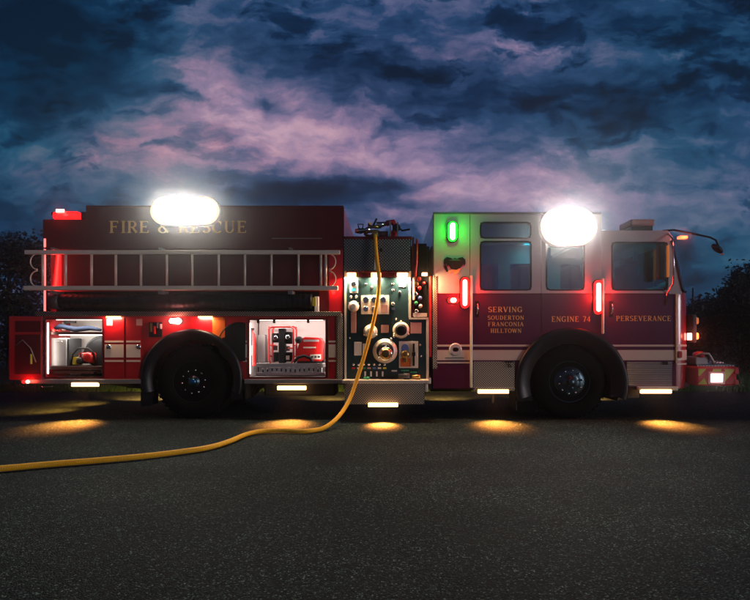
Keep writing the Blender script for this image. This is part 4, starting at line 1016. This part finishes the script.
# ================================================================== setting
def sheet(name, pts, z, m):
    b = MB(); b._f([b.bm.verts.new((x, y_, z)) for x, y_ in pts]); o = b.build(name, m, None, loc=(0, 0, 0)); return o
def asphalt():
    m = bpy.data.materials.new('asphalt'); m.use_nodes = True
    t = NT(m.node_tree); p = t.n['Principled BSDF']
    g = t.new('ShaderNodeTexCoord').outputs['Object']
    v1 = t.voronoi(g, 105, 1, out='Color'); sep = t.new('ShaderNodeSeparateXYZ'); t.l.new(v1, sep.inputs[0])
    d1 = t.voronoi(g, 105, 1); d2 = t.voronoi(g, 150, 1)
    stone = t.ramp(sep.outputs[0], [(0, (.003, .005, .006, 1)), (.42, (.012, .018, .019, 1)), (.68, (.042, .053, .052, 1)), (.88, (.13, .155, .14, 1)), (1, (.38, .37, .32, 1))])
    v2 = t.voronoi(g, 150, 1, out='Color'); sep2 = t.new('ShaderNodeSeparateXYZ'); t.l.new(v2, sep2.inputs[0])
    fine = t.ramp(sep2.outputs[1], [(0, (.004, .006, .006, 1)), (.8, (.018, .023, .022, 1)), (1, (.10, .10, .09, 1))])
    c = t.mix(.25, stone, fine)
    c = t.mix(t.math('MULTIPLY', t.ramp(d1, [(.30, (0, 0, 0, 1)), (.62, (1, 1, 1, 1))]), .85), c, (.004, .004, .005, 1))
    big = t.noise(g, .55, 5, .6); mid = t.noise(g, 2.7, 5, .65)
    wear = t.ramp(t.math('ADD', t.math('MULTIPLY', big, .6), t.math('MULTIPLY', mid, .4)), [(.36, (.50, .60, .68, 1)), (.5, (.9, 1.05, 1.1, 1)), (.66, (1.4, 1.6, 1.5, 1))])
    c = t.mix(1, c, wear, 'MULTIPLY')
    gr = t.ramp(t.noise(g, 33, 4, .7), [(.38, (.40, .46, .50, 1)), (.5, (.85, 1, 1, 1)), (.60, (1.6, 1.75, 1.6, 1))]); c = t.mix(1, c, gr, 'MULTIPLY')
    # a few darker sealed patches / oil stains
    st = t.ramp(t.noise(g, .9, 3, .5, ), [(.30, (.45, .45, .5, 1)), (.42, (1, 1, 1, 1))])
    c = t.mix(.7, c, st, 'MULTIPLY')
    wp = t.new('ShaderNodeVectorMath', operation='ADD'); t.l.new(g, wp.inputs[0]); wq = t.new('ShaderNodeVectorMath', operation='SCALE'); t.l.new(t.noise(g, 1.6, 6, .65, 1), wq.inputs[0]); wq.inputs[3].default_value = .9; t.l.new(wq.outputs[0], wp.inputs[1])
    ck = t.voronoi(wp.outputs[0], .38, 1, 'DISTANCE_TO_EDGE')
    crack = t.ramp(ck, [(0, (.25, .25, .25, 1)), (.0022, (.45, .45, .45, 1)), (.006, (1, 1, 1, 1))])
    c = t.mix(t.ramp(t.noise(g, .45, 3), [(.48, (0, 0, 0, 1)), (.56, (.8, .8, .8, 1))]), c, t.mix(1, c, crack, 'MULTIPLY'))
    pt = t.ramp(t.noise(t.map(g, (1, 1.5, 1), (0, 0, .3), (3.1, 1.7, 0)), .75, 6, .62), [(.50, (1, 1, 1, 1)), (.53, (.68, .74, .82, 1)), (.60, (.60, .68, .78, 1))])
    c = t.mix(.8, c, pt, 'MULTIPLY')
    t.l.new(c, p.inputs['Base Color'])
    rg = t.math('MULTIPLY_ADD', mid, .2, .72); p.inputs['Specular IOR Level'].default_value = .14; p.inputs['Specular Tint'].default_value = (.7, .95, 1, 1); t.l.new(rg, p.inputs['Roughness'])
    hgt = t.math('ADD', t.math('MULTIPLY', t.math('SUBTRACT', 1, d1), 1.0), t.math('MULTIPLY', sep.outputs[1], .8))
    hgt = t.math('ADD', hgt, t.math('MULTIPLY', t.math('SUBTRACT', 1, d2), .4))
    t.l.new(t.bump(hgt, .8, .008), p.inputs['Normal'])
    return m
M['asphalt'] = asphalt()
tag(sheet('ground', [(-250, -60), (250, -60), (250, 400), (-250, 400)], -.03, 'soil'), kind='structure')
# road with a ragged far edge
edge = [(x/4, 4.35 + .10*noise.noise(Vector((x*.31, 0, 0))) + .04*noise.noise(Vector((x*1.7, 3, 0)))) for x in range(120, -121, -1)]
rd = sheet('road', [(-30, -14), (30, -14)] + edge, 0.0, 'asphalt'); tag(rd, kind='structure')
# grass
b = MB(); rnd = random.Random(3)
for i in range(42000):
    yy = 4.2 + 11*rnd.random()**1.6; xx = -10 + 23*rnd.random()
    h = .05 + .07*rnd.random(); a = rnd.random()*math.pi; w = .006+.006*rnd.random(); lx, ly_ = (rnd.random()-.5)*.06, (rnd.random()-.5)*.06
    v = [b.bm.verts.new(p) for p in ((xx-w*math.cos(a), yy-w*math.sin(a), -.03), (xx+w*math.cos(a), yy+w*math.sin(a), -.03), (xx+lx, yy+ly_, h))]
    b.bm.faces.new(v)
gme = bpy.data.meshes.new('grass'); b.bm.to_mesh(gme); b.bm.free(); gme.materials.append(M['blade']); go = bpy.data.objects.new('grass', gme); col.objects.link(go)
tag(go, 'short dark green grass growing behind the road', 'grass', kind='stuff')

# trees
def tree(x, y, h, w, label, seed, m='leaf', conifer=False, n=9000, low=.08, leaf=.14, bush=False):
    rr = random.Random(seed)
    t = empty('bush' if bush else 'tree' if not conifer else 'conifer_tree', (x, y, -.03), label, 'bush' if bush else 'tree', 'row of bushes far behind the truck' if bush else 'trees behind the fire engine')
    b = MB(); b.tube([(x, y, -.05), (x+.05, y, h*.3), (x-.04, y, h*.6), (x, y, h*.92)], [.05*h*.5, .04*h*.5, .025*h*.5, .01], 10)
    clumps = []
    if conifer:
        for i in range(70):
            f = rr.random(); zz = h*(low+(1-low)*f); rad = w/2*(1-f)**.8*(.75+.5*rr.random()); a = rr.random()*6.283
            clumps.append((x+rad*.62*math.cos(a), y+rad*.62*math.sin(a), zz, rad*.5+.10, .16+.14*(1-f)))
        clumps.append((x, y, h*.97, .1, .28))
    else:
        for i in range(95):
            a = rr.random()*6.283; e = rr.random(); rad = w/2*rr.random()**.5*(.6+.55*math.sin(math.pi*min(1, .15+e)))
            clumps.append((x+rad*math.cos(a), y+rad*math.sin(a), h*(low+.1+(.82-low)*e), w*(.10+.09*rr.random()), w*(.07+.08*rr.random())))
    for c in clumps[:22]: b.tube([(x, y, max(c[2]-.25*w, .2)), ((x+c[0])/2, (y+c[1])/2, c[2]-.1*w), (c[0], c[1], c[2])], [.03, .02, .008], 5)
    b.build('trunk', 'bark', t)
    bm = bmesh.new(); per = n//len(clumps)
    for cx, cy, cz, rx, rz in clumps:
        for k in range(per):
            v = Vector((rr.gauss(0, 1), rr.gauss(0, 1), rr.gauss(0, 1))); v = v.normalized()*(rr.random()**.4)*(1+.35*rr.random()**3)
            p = Vector((cx+v.x*rx, cy+v.y*rx, cz+v.z*rz)); s_ = leaf*(.5+rr.random())
            a = Vector((rr.gauss(0, 1), rr.gauss(0, 1), rr.gauss(0, .6))).normalized(); c2 = a.cross(Vector((rr.random(), rr.random(), rr.random()))).normalized()
            bm.faces.new([bm.verts.new(q_) for q_ in (p-a*s_*.5, p+c2*s_*.28, p+a*s_*.5, p-c2*s_*.28)])
    me = bpy.data.meshes.new('crown'); bmesh.ops.translate(bm, verts=bm.verts, vec=(-x, -y, .03)); bm.to_mesh(me); bm.free(); me.materials.append(M[m])
    o = bpy.data.objects.new('crown', me); col.objects.link(o); o.parent = t; return t
def TX(px, y): return (px-PX)/F*(D+y)
tree(TX(10, 14), 14, 5.5, 4.2, 'broad dark leafy tree at the left edge of the photo, nearest the truck tail', 11, n=15000, low=.0)
tree(TX(-45, 17), 17, 6.0, 4.4, 'taller dark leafy tree mostly cut off by the left edge', 12, n=11000, low=.0)
tree(TX(47, 18), 18, 5.6, 3.8, 'dark leafy tree half hidden behind the rear corner of the truck', 13, n=11000, low=.0)
tree(TX(737, 11), 11, 3.35, 3.0, 'dark bushy conifer right of the cab with a pointed top, closest to the grass', 21, 'leaf2', True, 15000, 0, .09)
tree(TX(775, 13), 13, 4.2, 4.0, 'larger dark tree cut off by the right edge of the photo', 22, 'leaf2', False, 13000, 0)
tree(TX(710, 18), 18, 3.1, 3.2, 'low dark leafy tree seen just in front of the cab bumper', 23, 'leaf', False, 11000, 0)
for i in range(9):     # hedge-like row along the field, seen through gaps
    px = 80+i*75
    tree(TX(px, 24), 24, 2.3+.5*random.random(), 4.4, 'low dark bush in the long row far behind the truck', 40+i, 'leaf', False, 3000, 0, .16, True)

# ================================================================== world
def world():
    w = bpy.data.worlds.new('World'); sc.world = w; w.use_nodes = True
    t = NT(w.node_tree); bg = t.n['Background']
    dirv = t.new('ShaderNodeTexCoord').outputs['Generated']
    s = t.new('ShaderNodeSeparateXYZ'); t.l.new(dirv, s.inputs[0])
    ay = t.math('MAXIMUM', t.math('ABSOLUTE', s.outputs[1]), .12)
    u = t.math('DIVIDE', s.outputs[0], ay); v = t.math('DIVIDE', s.outputs[2], ay)
    cmb = t.new('ShaderNodeCombineXYZ'); t.l.new(u, cmb.inputs[0]); t.l.new(v, cmb.inputs[1])
    uv = cmb.outputs[0]
    # domain warp
    wn = t.new('ShaderNodeTexNoise'); t.l.new(uv, wn.inputs['Vector']); wn.inputs['Scale'].default_value = 5; wn.inputs['Detail'].default_value = 6; wn.inputs['Roughness'].default_value = .6
    wv = t.new('ShaderNodeVectorMath', operation='SUBTRACT'); t.l.new(wn.outputs['Color'], wv.inputs[0]); wv.inputs[1].default_value = (.5, .5, .5)
    ws = t.new('ShaderNodeVectorMath', operation='MULTIPLY'); t.l.new(wv.outputs[0], ws.inputs[0]); ws.inputs[1].default_value = (.13, .09, 0)
    wa = t.new('ShaderNodeVectorMath', operation='ADD'); t.l.new(uv, wa.inputs[0]); t.l.new(ws.outputs[0], wa.inputs[1])
    s2 = t.new('ShaderNodeSeparateXYZ'); t.l.new(wa.outputs[0], s2.inputs[0]); U, V = s2.outputs[0], s2.outputs[1]
    def blob(px, py, sx, sy, rot=0):
        m_ = t.new('ShaderNodeMapping', vector_type='TEXTURE'); t.l.new(wa.outputs[0], m_.inputs[0])
        m_.inputs['Location'].default_value = ((px-PX)/F, (PY-py)/F, 0); m_.inputs['Rotation'].default_value = (0, 0, R(rot)); m_.inputs['Scale'].default_value = (sx/F, sy/F, 1)
        ln = t.new('ShaderNodeVectorMath', operation='DOT_PRODUCT'); t.l.new(m_.outputs[0], ln.inputs[0]); t.l.new(m_.outputs[0], ln.inputs[1])
        return t.math('EXPONENT', t.math('MULTIPLY', ln.outputs['Value'], -1))
    def field(base, L):
        acc = base
        for (px, py, sx, sy, rot, a) in L: acc = t.math('MULTIPLY_ADD', blob(px, py, sx, sy, rot), a, acc)
        return acc
    B = field(.50, [
        (220, 85, 70, 52, -15, .30), (300, 140, 135, 48, -10, .36), (720, 15, 120, 30, 0, -.18), (20, 20, 90, 50, 0, -.12), (140, 135, 50, 26, -30, .16), (130, 120, 60, 30, -35, .10), (90, 165, 90, 22, -10, .25), (180, 40, 30, 45, -15, .16),
        (440, 190, 130, 32, 0, .34), (610, 205, 140, 40, 0, .18), (480, 120, 60, 20, 0, .10), (500, 45, 160, 14, -6, .13), (730, 50, 60, 12, 0, .06), (650, 150, 90, 14, 10, .10), (720, 262, 60, 7, 3, .18), (720, 228, 90, 20, 0, .10), (560, 150, 70, 20, 0, .12),
        (60, 50, 115, 75, -20, -.46), (165, 20, 30, 35, 0, -.16), (20, 130, 60, 40, 0, -.14), (325, 192, 80, 17, 4, -.80), (400, 183, 40, 8, 0, -.25), (415, 205, 40, 10, 0, -.3), (10, 215, 90, 30, 0, -.22), (110, 180, 80, 8, -14, -.12),
        (600, 95, 170, 30, 3, -.22), (420, 90, 110, 22, -12, -.18), (300, 55, 110, 30, -10, -.22), (470, 20, 120, 14, 0, -.08), (700, 60, 90, 60, 0, -.10), (270, 101, 15, 9, -10, -.42), (223, 139, 13, 8, -15, -.28), (178, 94, 50, 5, -8, -.22), (500, 155, 50, 12, 0, -.10), (700, 270, 90, 45, 0, -.20), (660, 120, 90, 16, 0, -.14), (730, 240, 80, 6, 0, -.10)])
    # fibrous detail, stretched along the horizon
    st = t.new('ShaderNodeMapping'); t.l.new(wa.outputs[0], st.inputs[0]); st.inputs['Scale'].default_value = (.9, 1.9, 1); st.inputs['Rotation'].default_value = (0, 0, R(4))
    n1 = t.noise(st.outputs[0], 5.5, 9, .62); n2 = t.noise(st.outputs[0], 16, 7, .6)
    B = t.math('ADD', B, t.math('MULTIPLY', t.math('SUBTRACT', n1, .5), .8)); B = t.math('ADD', B, t.math('MULTIPLY', t.math('SUBTRACT', n2, .5), .68))
    pf = t.ramp(t.noise(st.outputs[0], 5.2, 10, .60), [(.50, (0, 0, 0, 1)), (.60, (1, 1, 1, 1))], 'EASE')
    calm = t.math('SUBTRACT', .32, t.math('MULTIPLY', t.math('ADD', blob(290, 125, 130, 65, -8), blob(500, 190, 160, 45, 0)), .27)); calm = t.math('MAXIMUM', calm, 0.0)
    B = t.math('SUBTRACT', B, t.math('MULTIPLY', pf, calm))
    P = field(0.0, [(130, 150, 90, 26, -20, .9), (60, 170, 70, 16, 0, .8), (215, 140, 90, 25, -20, .6), (330, 130, 90, 60, 0, .45), (210, 60, 60, 50, 0, .35), (400, 200, 100, 30, 0, .35), (60, 195, 60, 10, 0, .5), (480, 60, 120, 30, 0, .3), (560, 190, 60, 40, 0, .35)])
    P = t.math('MULTIPLY', P, t.math('MULTIPLY_ADD', n2, 1.6, -.32), clamp=True)
    Tt = field(0.0, [(60, 40, 160, 70, 0, .7), (50, 150, 160, 80, 0, .9), (640, 160, 120, 70, 0, .6), (730, 270, 90, 50, 0, .9), (170, 200, 100, 30, 0, .4), (700, 40, 120, 50, 0, .4)])
    cool = t.ramp(B, [(0, srgb(2, 17, 40)), (.25, srgb(7, 36, 70)), (.45, srgb(34, 64, 104)), (.62, srgb(88, 94, 132)), (.8, srgb(138, 122, 158)), (1, srgb(184, 156, 182))])
    teal = t.ramp(B, [(0, srgb(0, 26, 48)), (.25, srgb(2, 50, 80)), (.45, srgb(26, 84, 114)), (.62, srgb(80, 108, 128)), (.8, srgb(128, 122, 150)), (1, srgb(168, 150, 172))])
    pink = t.ramp(B, [(0, srgb(14, 24, 42)), (.25, srgb(28, 44, 68)), (.45, srgb(70, 68, 100)), (.62, srgb(122, 95, 126)), (.8, srgb(188, 130, 146)), (1, srgb(226, 166, 166))])
    c = t.mix(t.math('MINIMUM', Tt, 1.0), cool, teal); c = t.mix(P, c, pink)
    # the sky behind the photographer is the bright dusk side
    back = t.math('MULTIPLY', t.math('SUBTRACT', 0.0, s.outputs[1]), 2.0, clamp=True)
    bn = t.noise(t.map(dirv, (1, 1, 2.4)), 2.6, 7, .6)
    bcol = t.ramp(bn, [(.38, srgb(4, 44, 62)), (.50, srgb(18, 84, 108)), (.62, srgb(120, 100, 160))])
    hz_ = t.math('MULTIPLY', t.math('SUBTRACT', 1.0, t.math('MULTIPLY', t.math('ABSOLUTE', s.outputs[2]), 1.2)), 1.6, clamp=True)
    bs = t.new('ShaderNodeVectorMath', operation='SCALE'); t.l.new(bcol, bs.inputs[0]); t.l.new(t.math('MULTIPLY', hz_, .55), bs.inputs[3])
    c = t.mix(back, c, bs.outputs[0])
    zen = t.math('SUBTRACT', 1.0, t.math('MULTIPLY', t.math('SUBTRACT', s.outputs[2], .55), 4.0, clamp=True)); zen = t.math('MAXIMUM', zen, .15)
    zs_ = t.new('ShaderNodeVectorMath', operation='SCALE'); t.l.new(c, zs_.inputs[0]); t.l.new(zen, zs_.inputs[3]); c = zs_.outputs[0]
    # below the horizon: dark land
    dn = t.math('MULTIPLY', t.math('ADD', s.outputs[2], .01), 60, clamp=True)
    c = t.mix(dn, (.004, .006, .006, 1), c)
    sky = t.new('ShaderNodeTexSky', sky_type='NISHITA'); sky.sun_disc = False; sky.sun_elevation = R(1.0); sky.sun_rotation = R(200)
    sk = t.new('ShaderNodeVectorMath', operation='SCALE'); t.l.new(sky.outputs[0], sk.inputs[0]); sk.inputs[3].default_value = .006
    ad = t.new('ShaderNodeVectorMath', operation='ADD'); t.l.new(c, ad.inputs[0]); t.l.new(sk.outputs[0], ad.inputs[1])
    t.l.new(ad.outputs[0], bg.inputs[0]); bg.inputs[1].default_value = 1.0
world()
# last glow of dusk from behind the camera
sd = bpy.data.lights.new('dusk_sun', 'SUN'); sd.energy = .72; sd.angle = R(12); sd.color = (1, .90, .95)
so = bpy.data.objects.new('dusk_sun', sd); col.objects.link(so); so.location = (0, -20, 10)
so.rotation_euler = Vector((-1.5, .9, -.15)).to_track_quat('-Z', 'Y').to_euler()

BLOOM_HAZE = True
if BLOOM_HAZE:  # added volume that stands in for lens bloom around the lamps
    m = bpy.data.materials.new('glow_haze'); m.use_nodes = True; m.cycles.volume_sampling = 'EQUIANGULAR'; t = NT(m.node_tree); t.n.clear()
    o_ = t.new('ShaderNodeOutputMaterial'); v = t.new('ShaderNodeVolumePrincipled')
    v.inputs['Color'].default_value = (.9, .9, .95, 1); v.inputs['Density'].default_value = .0055; v.inputs['Anisotropy'].default_value = .977
    t.l.new(v.outputs[0], o_.inputs['Volume']); M['bloom_haze'] = m
    b = MB(); b.box(-40, 40, -14.5, 60, -1.03, 9); hb = b.build('bloom_haze', 'bloom_haze', None); tag(hb, 'thin mist added to give the lamps their glow', 'mist', kind='stuff')

cam = bpy.data.cameras.new('camera'); co = bpy.data.objects.new('camera', cam); col.objects.link(co)
cam.sensor_width = 36; cam.lens = F/750*36; cam.shift_x = -(PX-375)/750; cam.shift_y = (PY-300)/750
co.location = (0, -D, H); co.rotation_euler = (R(90), 0, 0); cam.clip_end = 1500; cam.clip_start = .05
sc.camera = co
vs = sc.view_settings; vs.view_transform = 'Standard'; vs.look = 'None'; vs.exposure = 0; vs.gamma = 1; vs.use_curve_mapping = False
sc.render.engine = 'CYCLES'
sc.cycles.use_denoising = True; sc.cycles.max_bounces = 8; sc.cycles.volume_bounces = 0; sc.cycles.sample_clamp_indirect = 0
